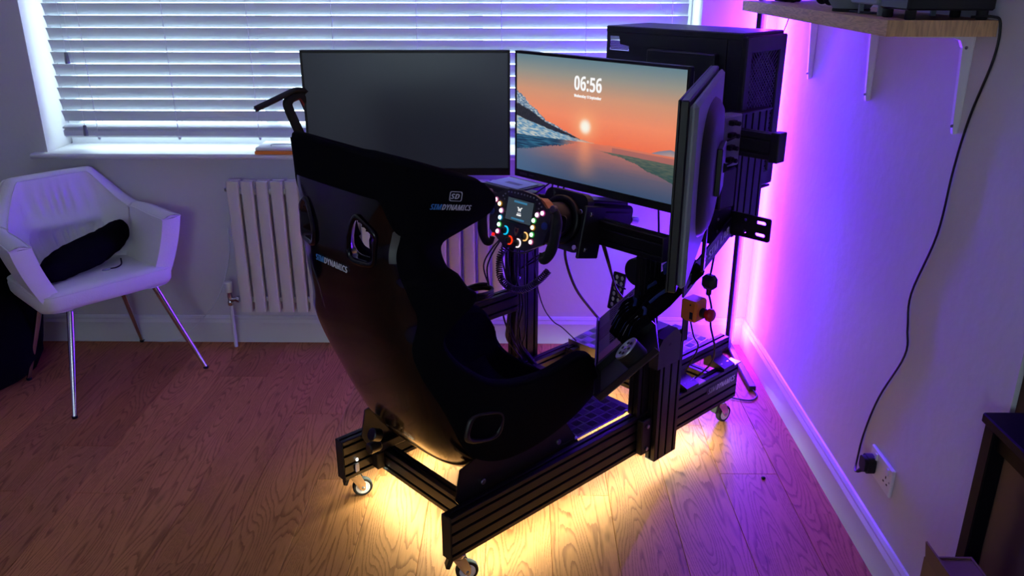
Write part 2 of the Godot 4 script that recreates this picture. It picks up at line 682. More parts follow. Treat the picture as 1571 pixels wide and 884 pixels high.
func plank(fl: Node, xa: float, xb: float, za: float, zb: float) -> void:
	var s := Shape.new()
	s.uvs = true
	s.sm = -1
	var e := 0.0016
	var ox := rng.randf()
	var oz := rng.randf()
	var lift := rng.randf_range(-0.0003, 0.0003)
	var uv := func(x, z): return Vector2(ox + (x - xa) / 0.6, oz + (z - za) / 2.4)
	var p := func(x, y, z): return Vector3(x, y + lift, z)
	var xs := [xa + 0.0003, xa + e, xb - e, xb - 0.0003]
	var zs := [za + 0.0003, za + e, zb - e, zb - 0.0003]
	for i in 3:
		for j in 3:
			var pts := []
			var tts := []
			for c in [[0, 1], [1, 1], [1, 0], [0, 0]]:
				var a: int = i + c[0]
				var b: int = j + c[1]
				pts.append(p.call(xs[a], 0.0 if (a in [1, 2] and b in [1, 2]) else -0.0016, zs[b]))
				tts.append(uv.call(xs[a], zs[b]))
			s.quad_uv(pts, tts)
	for q in [[xs[0], zs[0], xs[0], zs[3]], [xs[0], zs[3], xs[3], zs[3]], [xs[3], zs[3], xs[3], zs[0]], [xs[3], zs[0], xs[0], zs[0]]]:
		s.quad_uv([Vector3(q[0], -0.02, q[1]), Vector3(q[2], -0.02, q[3]), p.call(q[2], -0.0016, q[3]), p.call(q[0], -0.0016, q[1])], [Vector2(0, 0), Vector2(0.1, 0), Vector2(0.1, 0.1), Vector2(0, 0.1)])
	part("plank", s, M["oak%d" % rng.randi_range(0, 3)], fl)


func blind() -> void:
	var z := -3.635
	var xa := -2.0
	var xb := 0.682
	var cx := (xa + xb) / 2
	var W := xb - xa
	var b := thing("venetian_blind", "white venetian blind with nearly closed slats hanging in the bright window", "blind", Vector3(cx, 0.94, z))
	var pitch := 0.0491
	var n := int((2.06 - 1.02) / pitch)
	var mesh: ArrayMesh
	# one slat: 50 mm wide, slightly crowned, room edge up
	var prof := []
	for k in 9:
		var q := -1.0 + k / 4.0
		prof.append(Vector2(q * 0.025, 0.0022 * (1 - q * q)))
	var poly := PackedVector2Array()
	for q in prof:
		poly.append(q + Vector2(0, 0.0013))
	prof.reverse()
	for q in prof:
		poly.append(q - Vector2(0, 0.0013))
	var tilt := deg_to_rad(68.5)
	var s := Shape.new()
	s.prism(poly, -W / 2, W / 2, Transform3D(Basis(Vector3(0, sin(tilt), cos(tilt)), Vector3(0, cos(tilt), -sin(tilt)), Vector3(-1, 0, 0)), Vector3.ZERO), -1)
	mesh = s.done()
	for k in n:
		var o := MeshInstance3D.new()
		o.name = "slat"
		o.mesh = mesh
		o.material_override = M.slat
		b.add_child(o, true)
		o.position = Vector3(0, 1.037 - 0.94 + pitch * k, 0)
		o.rotation.x = 0.012 * sin(k * 7.3)
	# a slat lying flat on the bottom rail, then the rail
	for q in [[0.9885, 0.05], [0.996, 0.2]]:
		part("slat", Shape.new().box(Vector3(cx, q[0], z + 0.002), Vector3(W, 0.003, 0.05), 0.001, Basis(Vector3.RIGHT, q[1])), M.slat, b)
	part("bottom_rail", Shape.new().box(Vector3(cx, 0.966, z + 0.004), Vector3(W, 0.036, 0.052), 0.008), M.slat, b)
	part("head_rail", Shape.new().box(Vector3(cx, 2.085, z), Vector3(W, 0.05, 0.056), 0.003), M.slat, b)
	for k in 8:
		var x := -1.845 + 0.351 * k
		for dz in [0.0295, -0.026]:
			part("ladder_cord", Shape.new().tube([Vector3(x, 0.962, z + dz), Vector3(x, 1.5, z + dz), Vector3(x, 2.07, z + dz)], 0.0017, 5), M.cord, b)
		var hk := [Vector3(x, 0.982, z + 0.033), Vector3(x - 0.012, 0.975, z + 0.036), Vector3(x - 0.012, 0.962, z + 0.037), Vector3(x - 0.002, 0.952, z + 0.036), Vector3(x + 0.004, 0.944, z + 0.034)]
		part("hold_down_clip", Shape.new().tube(smooth(hk, 4), 0.0013, 5), M.cord, b)
		part("cord_button", Shape.new().cyl(Vector3(x + 0.004, 0.946, z + 0.03), Vector3(x + 0.004, 0.946, z + 0.037), 0.006, 10, 0.001), M.cord, b)
	for q in [[-1.915, 1.262], [-1.912, 0.958]]:
		var x: float = q[0] + (0.02 if q[1] < 1 else 0.0)
		part("pull_cord", Shape.new().tube([Vector3(-1.93, 2.06, z + 0.03), Vector3(x - 0.005, 1.6, z + 0.04), Vector3(x, q[1] + 0.04, z + 0.042)], 0.0011, 5), M.cord, b)
		part("cord_tassel", Shape.new().lathe([Vector2(0, 0), Vector2(0.0095, 0), Vector2(0.0095, 0.012), Vector2(0.0065, 0.045), Vector2(0, 0.046)], 12, Transform3D(Basis.IDENTITY, Vector3(x, q[1], z + 0.043)), 1), M.grey, b)
	# loop of cord at the right
	part("pull_cord", Shape.new().tube(smooth([Vector3(0.56, 2.05, z + 0.04), Vector3(0.555, 1.55, z + 0.05), Vector3(0.575, 1.475, z + 0.05), Vector3(0.605, 1.50, z + 0.05), Vector3(0.60, 2.05, z + 0.04)], 8), 0.0013, 5), M.cord, b)
	# the case on the sill
	var t := thing("wooden_edged_case", "small white case with orange wooden edge lying on the window sill", "case", Vector3(-0.98, 0.892, -3.6))
	part("base", Shape.new().box(Vector3(-0.98, 0.8995, -3.602), Vector3(0.33, 0.015, 0.16), 0.002), M.orange, t)
	part("lid", Shape.new().box(Vector3(-0.98, 0.914, -3.602), Vector3(0.325, 0.014, 0.155), 0.004), M.white, t)
	part("handle", Shape.new().tube(smooth([Vector3(-1.08, 0.921, -3.56), Vector3(-1.075, 0.929, -3.56), Vector3(-0.99, 0.930, -3.56), Vector3(-0.985, 0.921, -3.56)], 4), 0.002, 6), M.steel, t)


func radiator() -> void:
	var r := thing("column_radiator", "pale flat-column radiator on the wall below the window sill", "radiator", Vector3(-0.66, 0.17, WZ))
	var pitch := 0.0632
	var w := 0.053
	for k in 19:
		var x := -1.243 + pitch * k
		for row in 2:
			var z := WZ + (0.085 if row == 0 else 0.05)
			var p := PackedVector2Array()
			for q in rounded(w, 0.021, 0.0095, 4):
				p.append(q)
			part("column", Shape.new().prism(p, 0.185, 0.785 + 0.0, Transform3D(Basis(Vector3(1, 0, 0), Vector3(0, 0, -1), Vector3(0, 1, 0)), Vector3(x, 0, z)), 2), M.rad, r)
	for y in [0.235, 0.735]:
		part("header_tube", Shape.new().tube([Vector3(-1.27, y, WZ + 0.067), Vector3(-0.08, y, WZ + 0.067)], 0.014, 10), M.rad, r)
		for x in [-1.15, -0.25]:
			part("wall_bracket", Shape.new().box(Vector3(x, y, WZ + 0.025), Vector3(0.03, 0.04, 0.05), 0.002), M.rad, r)
	part("vent_plug", Shape.new().cyl(Vector3(-1.285, 0.745, WZ + 0.067), Vector3(-1.268, 0.745, WZ + 0.067), 0.009, 10, 0.002), M.steel, r)
	var v := thing("radiator_valve", "chrome radiator valve with white cap on a pipe beside the radiator", "valve", Vector3(-1.322, 0, WZ + 0.067))
	var X := Transform3D(Basis.IDENTITY, Vector3(-1.322, 0.27, WZ + 0.067))
	part("cap", Shape.new().lathe([Vector2(0.013, 0), Vector2(0.016, 0.004), Vector2(0.0175, 0.03), Vector2(0.018, 0.045), Vector2(0.015, 0.05), Vector2(0, 0.051)], 16, X, 1), M.white, v)
	part("body", Shape.new().lathe([Vector2(0.008, -0.065), Vector2(0.013, -0.062), Vector2(0.013, -0.045), Vector2(0.01, -0.04), Vector2(0.012, -0.02), Vector2(0.010, 0.0), Vector2(0.013, 0.004)], 12, X, 1).cyl(Vector3(-1.322, 0.235, WZ + 0.067), Vector3(-1.283, 0.235, WZ + 0.067), 0.011, 12, 0.002).cyl(Vector3(-1.293, 0.235, WZ + 0.067), Vector3(-1.279, 0.235, WZ + 0.067), 0.016, 6, 0.001), M.chrome, v)
	part("pipe", Shape.new().cyl(Vector3(-1.322, 0.0, WZ + 0.067), Vector3(-1.322, 0.21, WZ + 0.067), 0.0085, 12), M.paint, v)
	var p := [Vector3(-1.315, 0.55, WZ + 0.004), Vector3(-1.33, 0.40, WZ + 0.005), Vector3(-1.40, 0.22, WZ + 0.006), Vector3(-1.50, 0.10, WZ + 0.02), Vector3(-1.62, 0.012, WZ + 0.022), Vector3(-1.80, 0.006, WZ + 0.024), Vector3(-2.4, 0.005, WZ + 0.024)]
	cable("wall_cable", "thin pale cable running down the wall beside the radiator valve", p, 0.0022, M.cord)


# ---------- the white armchair, its bag, the dark bean bag ----------
func armchair() -> void:
	var c := Vector3(-1.803, 0, -3.238)
	var fw := Vector3(0.747, 0, 0.664)      # the way it faces
	F = Transform3D(Basis(Vector3(fw.z, 0, -fw.x), Vector3.UP, fw), c)   # x to the viewer's right, z to the front
	var o := thing("white_armchair", "white leather tub armchair on splayed metal legs before the window wall", "armchair", Vector3.ZERO)
	# wrap-round shell: back and arms in one sweep
	var out := []
	var inn := []
	var N := 132
	for k in N + 1:
		var t := -1.0 + 2.0 * k / N
		var at := absf(t)
		var sx := signf(t)
		# plan of the shell
		var px: float
		var pz: float
		if at < 0.42:
			px = at / 0.42 * 0.195
			pz = -0.170 - 0.012 * cos(at / 0.42 * PI / 2)
		elif at < 0.6:
			var q := (at - 0.42) / 0.18
			px = 0.195 + 0.073 * sin(q * PI / 2)
			pz = -0.170 + 0.085 * (1 - cos(q * PI / 2))
		else:
			var q := (at - 0.6) / 0.4
			px = 0.268 + 0.016 * q
			pz = -0.085 + 0.295 * q
		var top := lerpf(0.835, 0.682, smoothstep(0.36, 0.60, at)) - 0.010 * smoothstep(0.62, 1.0, at)
		var lean := lerpf(-0.072, 0.0, smoothstep(0.3, 0.62, at))
		var flare := 0.045 * smoothstep(0.45, 0.7, at)
		var bot := 0.385 + 0.012 * at
		var thick := lerpf(0.06, 0.078, smoothstep(0.5, 0.9, at))
		var nrm := Vector2(px, pz - 0.05).normalized() if at < 0.6 else Vector2(1, 0.02)
		var ro := []
		var ri := []
		for j in 31:
			var q := j / 30.0
			var y := lerpf(bot, top, q)
			var tuck := -0.055 * pow(1 - q, 2.0)
			var x := px + flare * q + tuck * (1.0 if at > 0.42 else 0.4)
			var z := pz + lean * q - tuck * (1.0 if at < 0.6 else 0.0)
			var fold := 0.0
			if at < 0.5:
				fold = 0.013 * pow(absf(sin(t * 27.0 + (q - 0.58) * 2.6 + 0.9 * sin(t * 9.0))), 0.8) * smoothstep(0.0, 0.12, absf(q - 0.58)) * (1 - smoothstep(0.8, 1.0, q)) * (1 - smoothstep(0.36, 0.5, at)) - 0.020 * exp(-pow((q - 0.58) / 0.05, 2.0)) * (1 - smoothstep(0.3, 0.45, at))
			ro.append(Vector3(sx * x, y, z))
			var ii := Vector2(x, z) - nrm * (thick - fold)
			ri.append(Vector3(sx * ii.x, y - 0.004, ii.y))
		out.append(ro)
		inn.append(ri)
	var s := Shape.new()
	s.grid(out, false, true)
	s.grid(inn, false, false)
	var top_rows := []
	for k in N + 1:
		var a: Vector3 = out[k][30]
		var b: Vector3 = inn[k][30]
		var m := (a + b) / 2 + Vector3(0, 0.012, 0)
		top_rows.append([a, a.lerp(m, 0.6) + Vector3(0, 0.004, 0), m, b.lerp(m, 0.6) + Vector3(0, 0.004, 0), b])
	s.grid(top_rows, false, true, 0)
	for e in [0, N]:
		var rows := []
		for j in 31:
			var a: Vector3 = out[e][j]
			var b: Vector3 = inn[e][j]
			rows.append([a, (a + b) / 2 + Vector3(0, 0, 0.008), b])
		s.grid(rows, false, e == N, 3)
		s.sm = 4
		s.tri(out[e][30], top_rows[e][2], inn[e][30])
	var bottom := []
	for k in N + 1:
		bottom.append([out[k][0], inn[k][0]])
	s.grid(bottom, false, false, 5)
	part("shell", s, M.hide, o)
	# piping along the top edges
	for side in [0, 4]:
		var line := []
		for k in N + 1:
			line.append(top_rows[k][side] + Vector3(0, 0.001, 0))
		part("piping", Shape.new().tube(line, 0.003, 5), M.hide, o)
	# seat cushion: rounded trapezium
	var plan := PackedVector2Array()
	for q in rounded(0.525, 0.44, 0.06, 5):
		plan.append(Vector2(q.x * (1.0 + 0.10 * q.y), q.y + 0.012))
	var rows := []
	for l in [[0.385, 0.86], [0.392, 0.955], [0.41, 0.99], [0.44, 1.0], [0.458, 0.985], [0.467, 0.95], [0.472, 0.8], [0.474, 0.4]]:
		var ring := []
		for q in plan:
			ring.append(Vector3(q.x * l[1], l[0] + 0.012 * smoothstep(0.1, 0.3, q.y), q.y * l[1]))
		rows.append(ring)
	var cs := Shape.new().grid(rows, true, true)
	cs.fan(rows[-1], Vector3(0, 0.475, 0.02), true, 0)
	cs.fan(rows[0], Vector3(0, 0.385, 0.02), false, 1)
	part("seat_cushion", cs, M.hide, o)
	var seam := []
	for q in plan:
		seam.append(Vector3(q.x * 0.99, 0.4575 + 0.012 * smoothstep(0.1, 0.3, q.y), q.y * 0.99))
	seam.append(seam[0])
	part("seam", Shape.new().tube(seam, 0.0025, 5), M.hide, o)
	part("underframe", Shape.new().box(Vector3(0, 0.382, 0.0), Vector3(0.30, 0.016, 0.22), 0.004), M.black, o)
	# legs: feet measured on the floor
	var feet := [Vector3(-1.736, 0, -2.83), Vector3(-1.382, 0, -3.272), Vector3(-2.094, 0, -3.151), Vector3(-1.779, 0, -3.545)]
	var inv := F.affine_inverse()
	for k in 4:
		var f: Vector3 = inv * feet[k]
		var h := Vector3(f.x * 0.62, 0.385, f.z * 0.62)
		part("leg", Shape.new().tube([h, h.lerp(f, 0.5), f + Vector3(0, 0.008, 0)], [0.0135, 0.012, 0.0085], 14), M.chrome, o)
		part("foot", Shape.new().cyl(f, f + Vector3(0, 0.012, 0), 0.011, 12, 0.002), M.rubber, o)
	# black bag slumped on the seat, along the back
	var spine := [Vector3(-0.215, 0.515, 0.09), Vector3(-0.16, 0.525, 0.07), Vector3(-0.09, 0.535, 0.045), Vector3(0.0, 0.545, 0.02), Vector3(0.08, 0.56, 0.0), Vector3(0.14, 0.58, -0.015), Vector3(0.18, 0.595, -0.025), Vector3(0.198, 0.60, -0.025)]
	var rr := [0.02, 0.055, 0.068, 0.070, 0.068, 0.062, 0.05, 0.02]
	var P := smooth(spine, 5)
	var rad := []
	for k in P.size():
		var q := float(k) / (P.size() - 1) * 7.0
		var i := mini(int(q), 6)
		rad.append(lerpf(rr[i], rr[i + 1], q - i) * (1.0 + 0.02 * sin(k * 1.9)))
	var bag := thing("black_bag", "limp black fabric bag lying on the white armchair seat", "bag", Vector3(0, 0.476, 0.05))
	var bs := Shape.new()
	var brow := []
	for k in P.size():
		var ring := []
		for j in 14:
			var a := TAU * j / 14
			var rj: float = rad[k] * (1.0 + 0.035 * sin(j * 2.3 + k * 0.7))
			var y: float = P[k].y + sin(a) * rj * 0.95
			ring.append(Vector3(P[k].x, maxf(y, 0.478), P[k].z + cos(a) * rj * 1.1))
		brow.append(ring)
	bs.grid(brow, true, true)
	bs.fan(brow[0], P[0], false, 0)
	bs.fan(brow[-1], P[-1], true, 0)
	part("body", bs, M.velour, bag)
	part("drawstring", Shape.new().tube(smooth([Vector3(0.12, 0.50, 0.055), Vector3(0.10, 0.49, 0.10), Vector3(0.07, 0.485, 0.11), Vector3(0.04, 0.486, 0.10)], 5), 0.003, 6), M.rubber, bag)
	part("cord_lock", Shape.new().cyl(Vector3(0.02, 0.483, 0.105), Vector3(0.05, 0.488, 0.112), 0.006, 8, 0.002), M.grey, bag)
	# bean bag in the corner
	F = Transform3D.IDENTITY
	var prof := []
	for q in [[0.0, 0.0], [0.27, 0.0], [0.32, 0.02], [0.36, 0.10], [0.37, 0.22], [0.345, 0.36], [0.28, 0.50], [0.20, 0.62], [0.13, 0.70], [0.06, 0.735], [0.0, 0.74]]:
		prof.append(Vector2(q[0], q[1]))
	var bb := thing("bean_bag", "large black bean bag on the floor behind the white armchair", "bean bag", Vector3(-2.42, 0, -3.19))
	var rows2 := []
	for q in prof:
		var ring := []
		for j in 28:
			var a := -TAU * j / 28
			var w: float = q.x * (1.0 + 0.03 * sin(j * 1.7 + q.y * 9.0) * (1.0 if q.y > 0.05 else 0.2))
			ring.append(Vector3(-2.42 + cos(a) * w, q.y, -3.165 + sin(a) * w))
		rows2.append(ring)
	part("cover", Shape.new().grid(rows2, true), M.velour, bb)
	part("handle", Shape.new().tube(smooth([Vector3(-2.47, 0.728, -3.19), Vector3(-2.46, 0.775, -3.19), Vector3(-2.38, 0.775, -3.19), Vector3(-2.37, 0.728, -3.19)], 5), 0.008, 6), M.velour, bb)


# ---------- the simulator frame ----------
func castor(parent: Node, a: float, b: float, turn: float) -> void:
	var X := Transform3D(Basis(Vector3.UP, turn), R(a, 0, b))
	var s := Shape.new()
	s.box(X * Vector3(0, 0.1015, 0), Vector3(0.042, 0.005, 0.05), 0.001, X.basis)
	s.lathe([Vector2(0.0, 0.082), Vector2(0.019, 0.082), Vector2(0.021, 0.088), Vector2(0.019, 0.095), Vector2(0.017, 0.1)], 16, X, 1)
	for e in [-1, 1]:
		var side := PackedVector2Array([Vector2(-0.018, 0.086), Vector2(0.02, 0.086), Vector2(0.036, 0.05), Vector2(0.034, 0.026), Vector2(0.026, 0.022), Vector2(0.016, 0.03)])
		s.prism(side, -0.0012, 0.0012, X * Transform3D(Basis(Vector3(1, 0, 0), Vector3(0, 1, 0), Vector3(0, 0, 1)), Vector3(0, 0, 0.0135 * e)))
	var f := part("castor", s, M.chrome, parent)
	var c := X * Vector3(0.026, 0.033, 0)
	var W := Transform3D(X.basis * Basis(Vector3.RIGHT, PI / 2), c)
	part("tyre", Shape.new().lathe([Vector2(0.024, -0.010), Vector2(0.031, -0.010), Vector2(0.033, -0.006), Vector2(0.033, 0.006), Vector2(0.031, 0.010), Vector2(0.024, 0.010), Vector2(0.024, -0.010)], 28, W, 1), M.rubber, f)
	part("hub", Shape.new().lathe([Vector2(0, -0.0105), Vector2(0.01, -0.0105), Vector2(0.013, -0.008), Vector2(0.02, -0.008), Vector2(0.0235, -0.0105), Vector2(0.0235, 0.0105), Vector2(0.02, 0.008), Vector2(0.013, 0.008), Vector2(0.01, 0.0105), Vector2(0, 0.0105)], 24, W, 1), M.white, f)
	part("axle_bolt", Shape.new().cyl(c - X.basis.z * 0.018, c + X.basis.z * 0.018, 0.005, 10, 0.001), M.steel, f)
	part("brake_pedal", Shape.new().box(X * Vector3(-0.024, 0.072, 0), Vector3(0.014, 0.04, 0.03), 0.003, X.basis * Basis(Vector3.BACK, -0.35)), M.black, f)


func cap(a: float, h: float, b: float, s: Vector3, parent: Node) -> void:
	part("end_cap", Shape.new().box(R(a, h, b), s, 0.0025), M.black, parent)


func frame() -> void:
	var o := thing("rig_frame", "black slotted aluminium racing simulator frame standing on castors over a lit floor", "simulator frame", R(0.7, 0, -0.285))
	var z := Vector3(0, 0, -1)
	for b in [-0.02, -0.555]:
		part("rail", beam(R(0.004, 0.175, b), R(1.396, 0.175, b), 0.04, 0.14), M.alu, o)
		cap(0.0015, 0.175, b, Vector3(0.041, 0.141, 0.004), o)
		cap(1.3985, 0.175, b, Vector3(0.041, 0.141, 0.004), o)
	part("crossbeam", beam(R(0.15, 0.145, -0.04), R(0.15, 0.145, -0.535), 0.04, 0.08), M.alu, o)
	part("crossbeam", beam(R(1.36, 0.145, -0.04), R(1.36, 0.145, -0.535), 0.04, 0.08), M.alu, o)
	part("crossbeam", beam(R(1.07, 0.19, -0.04), R(1.07, 0.19, -0.535), 0.04, 0.04), M.alu, o)
	# corner brackets behind the seat
	for b in [-0.062, -0.513]:
		part("corner_bracket", Shape.new().box(R(0.115, 0.15, b), Vector3(0.034, 0.06, 0.028), 0.003), M.blackplate, o)
	castor(o, 0.06, -0.58, 1.15)
	castor(o, 0.045, -0.03, 1.05)
	castor(o, 1.345, -0.03, 1.45)
	castor(o, 1.345, -0.555, 0.3)
	# wheel uprights and wheel deck
	part("upright", beam(R(0.91, 0.075, 0.02), R(0.91, 0.53, 0.02), 0.12, 0.04, Vector3(1, 0, 0)), M.alu, o)
	part("upright", beam(R(0.835, 0.25, -0.021), R(0.835, 0.80, -0.021), 0.08, 0.04, Vector3(1, 0, 0)), M.alu, o)
	part("upright", beam(R(0.845, 0.12, -0.595), R(0.845, 0.885, -0.595), 0.12, 0.04, Vector3(1, 0, 0)), M.alu, o)
	for q in [[0.91, 0.073, 0.02], [0.91, 0.532, 0.02], [0.845, 0.887, -0.595]]:
		cap(q[0], q[1], q[2], Vector3(0.041, 0.004, 0.121), o)
	part("upright_bracket", Shape.new().box(R(0.822, 0.175, 0.012), Vector3(0.024, 0.13, 0.05), 0.003), M.blackplate, o)
	for q in [0.13, 0.215]:
		part("bolt", bolt(R(0.822, q, 0.024), Vector3(1, 0, 0)), M.steel, o)
	part("wheel_deck", beam(R(0.82, 0.84, 0.05), R(0.82, 0.84, -0.615), 0.04, 0.08), M.alu, o)
	cap(0.82, 0.84, 0.052, Vector3(0.004, 0.081, 0.041), o)
	part("clamp_disc", Shape.new().cyl(R(0.80, 0.745, -0.045), R(0.84, 0.745, -0.045), 0.045, 28, 0.003), M.black, o)
	part("deck_bracket", Shape.new().box(R(0.845, 0.75, -0.025), Vector3(0.05, 0.11, 0.012), 0.003), M.blackplate, o)
	# side beam on the driver's left with a shifter bracket
	part("side_beam", beam(R(0.79, 0.52, -0.555), R(0.25, 0.52, -0.555), 0.04, 0.08), M.alu, o)
	cap(0.249, 0.52, -0.555, Vector3(0.041, 0.081, 0.004), o)
	part("beam_bracket", Shape.new().prism(PackedVector2Array([Vector2(0, 0), Vector2(0.045, 0), Vector2(0.045, 0.006), Vector2(0.008, 0.05), Vector2(0, 0.05)]), -0.016, 0.016, Transform3D(Basis(Vector3(0, 0, 1), Vector3.UP, Vector3(-1, 0, 0)), R(0.785, 0.56, -0.555))), M.blackplate, o)
	for q in [[0.755, 0.568], [0.775, 0.6]]:
		part("bolt", bolt(R(q[0], q[1], -0.545), Vector3(0.3, 0.4, 0.85).normalized()), M.steel, o)
	# pedal beams over the rails
	part("pedal_beam", beam(R(1.0, 0.315, -0.075), R(1.405, 0.315, -0.075), 0.04, 0.04), M.alu, o)
	part("pedal_beam", beam(R(1.0, 0.245, -0.5), R(1.395, 0.245, -0.5), 0.04, 0.04), M.alu, o)
	cap(1.407, 0.315, -0.075, Vector3(0.041, 0.041, 0.004), o)
	for a in [1.10, 1.33]:
		var sb := part("slide_bracket", Shape.new().prism(PackedVector2Array([Vector2(0, 0), Vector2(0.09, 0), Vector2(0.09, 0.012), Vector2(0.035, 0.03), Vector2(0.02, 0.075), Vector2(0, 0.075)]), -0.035, 0.035, Transform3D(Basis(Vector3(1, 0, 0), Vector3.UP, Vector3(0, 0, 1)), R(a, 0.246, -0.085))), M.blackplate, o)
		for e in [-0.02, 0.02]:
			part("bolt", bolt(R(a + e, 0.259, -0.022), Vector3.UP, 0.008, 0.007), M.steel, sb)
		part("slide_plate", Shape.new().box(R(a + 0.05, 0.249, -0.018), Vector3(0.045, 0.006, 0.06), 0.001), M.steel, sb)
	# foot plate of raised-bar tread, pedal plate
	var fp := part("foot_plate", Shape.new().box(R(0.62, 0.248, -0.29), Vector3(0.48, 0.005, 0.44), 0.001), M.tread, o)
	part("tread", tread(R(0.62, 0.2505, -0.29), 0.475, 0.43, Basis.IDENTITY), M.tread, fp).set_meta("kind", "stuff")
	part("edge_strip", Shape.new().box(R(0.66, 0.253, -0.043), Vector3(0.004, 0.003, 0.24), 0.0005), M.steel, fp)
	for a in [0.55, 0.80]:
		part("bolt", bolt(R(a, 0.25, -0.05), Vector3.UP, 0.006, 0.005), M.steel, fp)
	# mounting column, crossbar and arm for the screens
	part("screen_column", beam(R(1.26, 0.80, 0.03), R(1.26, 1.205, 0.03), 0.16, 0.04, Vector3(1, 0, 0)), M.alu, o)
	part("column_shelf", Shape.new().box(R(1.21, 1.209, -0.02), Vector3(0.16, 0.006, 0.26), 0.001), M.blackplate, o)
	part("crossbar", beam(R(1.155, 1.125, 0.20), R(1.155, 1.125, -0.80), 0.04, 0.08), M.black, o)
	cap(1.155, 1.125, 0.195, Vector3(0.03, 0.092, 0.046), o)
	part("screen_column", beam(R(1.0, 0.86, -0.0), R(1.0, 1.10, -0.0), 0.04, 0.04, Vector3(1, 0, 0)), M.alu, o)
	part("screen_column", beam(R(1.0, 1.10, -0.01), R(1.14, 1.10, -0.01), 0.04, 0.04), M.alu, o)
	# outer arm: flat plate with holes, then a bent bar with lettering
	var holes := []
	for y in [-0.02, 0.02]:
		holes.append(moved(rounded(0.011, 0.011, 0.0054, 4), Vector2(0.045, y)))
		holes.append(moved(rounded(0.036, 0.011, 0.0054, 4), Vector2(0.1, y)))
	var plate := with_holes(moved(rounded(0.15, 0.078, 0.008), Vector2(0.06, 0)), holes)
	part("arm_plate", Shape.new().prisms(plate, -0.003, 0.003, Transform3D(Basis(Vector3(1, 0, 0), Vector3.UP, Vector3(0, 0, 1)), R(1.17, 0.855, 0.06))), M.blackplate, o)
	var pa := R(1.17, 0.84, 0.05)
	var pb := R(0.80, 0.775, 0.155)
	var ex := (pa - pb).normalized()
	var ez := ex.cross(Vector3.UP).normalized()
	var ey := ez.cross(ex)
	var AX := Transform3D(Basis(ex, ey, ez), pb)
	var L := (pa - pb).length()
	var bar := with_holes(PackedVector2Array([Vector2(-0.05, -0.035), Vector2(0.05, -0.035), Vector2(0.08, -0.03), Vector2(L, -0.034), Vector2(L, 0.034), Vector2(0.08, 0.03), Vector2(0.05, 0.035), Vector2(-0.05, 0.035)]), [moved(rounded(0.045, 0.01, 0.0049), Vector2(0.0, -0.017)), moved(rounded(0.045, 0.01, 0.0049), Vector2(0.0, 0.017))])
	var arm := part("screen_arm", Shape.new().prisms(bar, -0.003, 0.003, AX), M.blackplate, o)
	lettering("SIM LAB", 0.20, 0.026, AX * Transform3D(Basis.IDENTITY, Vector3(0.165, -0.013, 0.0034)), M.print_white, arm, 0.25)
	var sw := PackedVector2Array()
	for k in 9:
		var a := PI * 0.15 + PI * 1.2 * k / 8
		sw.append(Vector2(cos(a), sin(a)) * 0.015)
	for k in 9:
		var a := PI * 1.35 - PI * 1.2 * k / 8
		sw.append(Vector2(cos(a) * 0.007 + 0.003, sin(a) * 0.007))
	part("emblem", Shape.new().prism(sw, 0.003, 0.0042, AX * Transform3D(Basis.IDENTITY, Vector3(0.135, 0, 0))), M.print_white, arm)
	part("arm_riser", Shape.new().box(R(0.815, 0.985, 0.188), Vector3(0.010, 0.35, 0.045), 0.003, Basis(Vector3.UP, atan2(0.875, -0.484) - PI / 2)), M.blackplate, o)
	part("arm_link", Shape.new().tube([R(0.815, 1.15, 0.188), R(0.74, 1.155, 0.23), R(0.655, 1.16, 0.325)], 0.014, 8), M.blackplate, o)
	# lettering on the front of the near rail
	var LX := Transform3D(Basis(Vector3(0, 0, -1), Vector3.UP, Vector3(1, 0, 0)), R(1.226, 0.183, 0.0006))
	part("name_plate", Shape.new().box(R(1.295, 0.195, 0.0), Vector3(0.0015, 0.034, 0.19), 0.0003), M.black, o)
	lettering("SIM", 0.046, 0.022, LX * Transform3D(Basis.IDENTITY, Vector3(-0.016, 0, 0.0006)), M.grey, o, 0.25)
	lettering("DYNAMICS", 0.118, 0.022, LX * Transform3D(Basis.IDENTITY, Vector3(0.036, 0, 0.0006)), M.print_white, o, 0.25)


func tread(c: Vector3, w: float, l: float, B: Basis) -> Shape:
	var s := Shape.new()
	var n := int(w / 0.036)
	var m := int(l / 0.036)
	for i in n:
		for j in m:
			var q := Vector3((i - (n - 1) / 2.0) * 0.036, 0, (j - (m - 1) / 2.0) * 0.036)
			for k in 5:
				var e := (k - 2) * 0.0062
				if (i + j) % 2 == 0:
					s.box(c + B * (q + Vector3(0, 0.0006, e)), Vector3(0.028, 0.0022, 0.003), 0.001, B)
				else:
					s.box(c + B * (q + Vector3(e, 0.0006, 0)), Vector3(0.003, 0.0022, 0.028), 0.001, B)
	return s


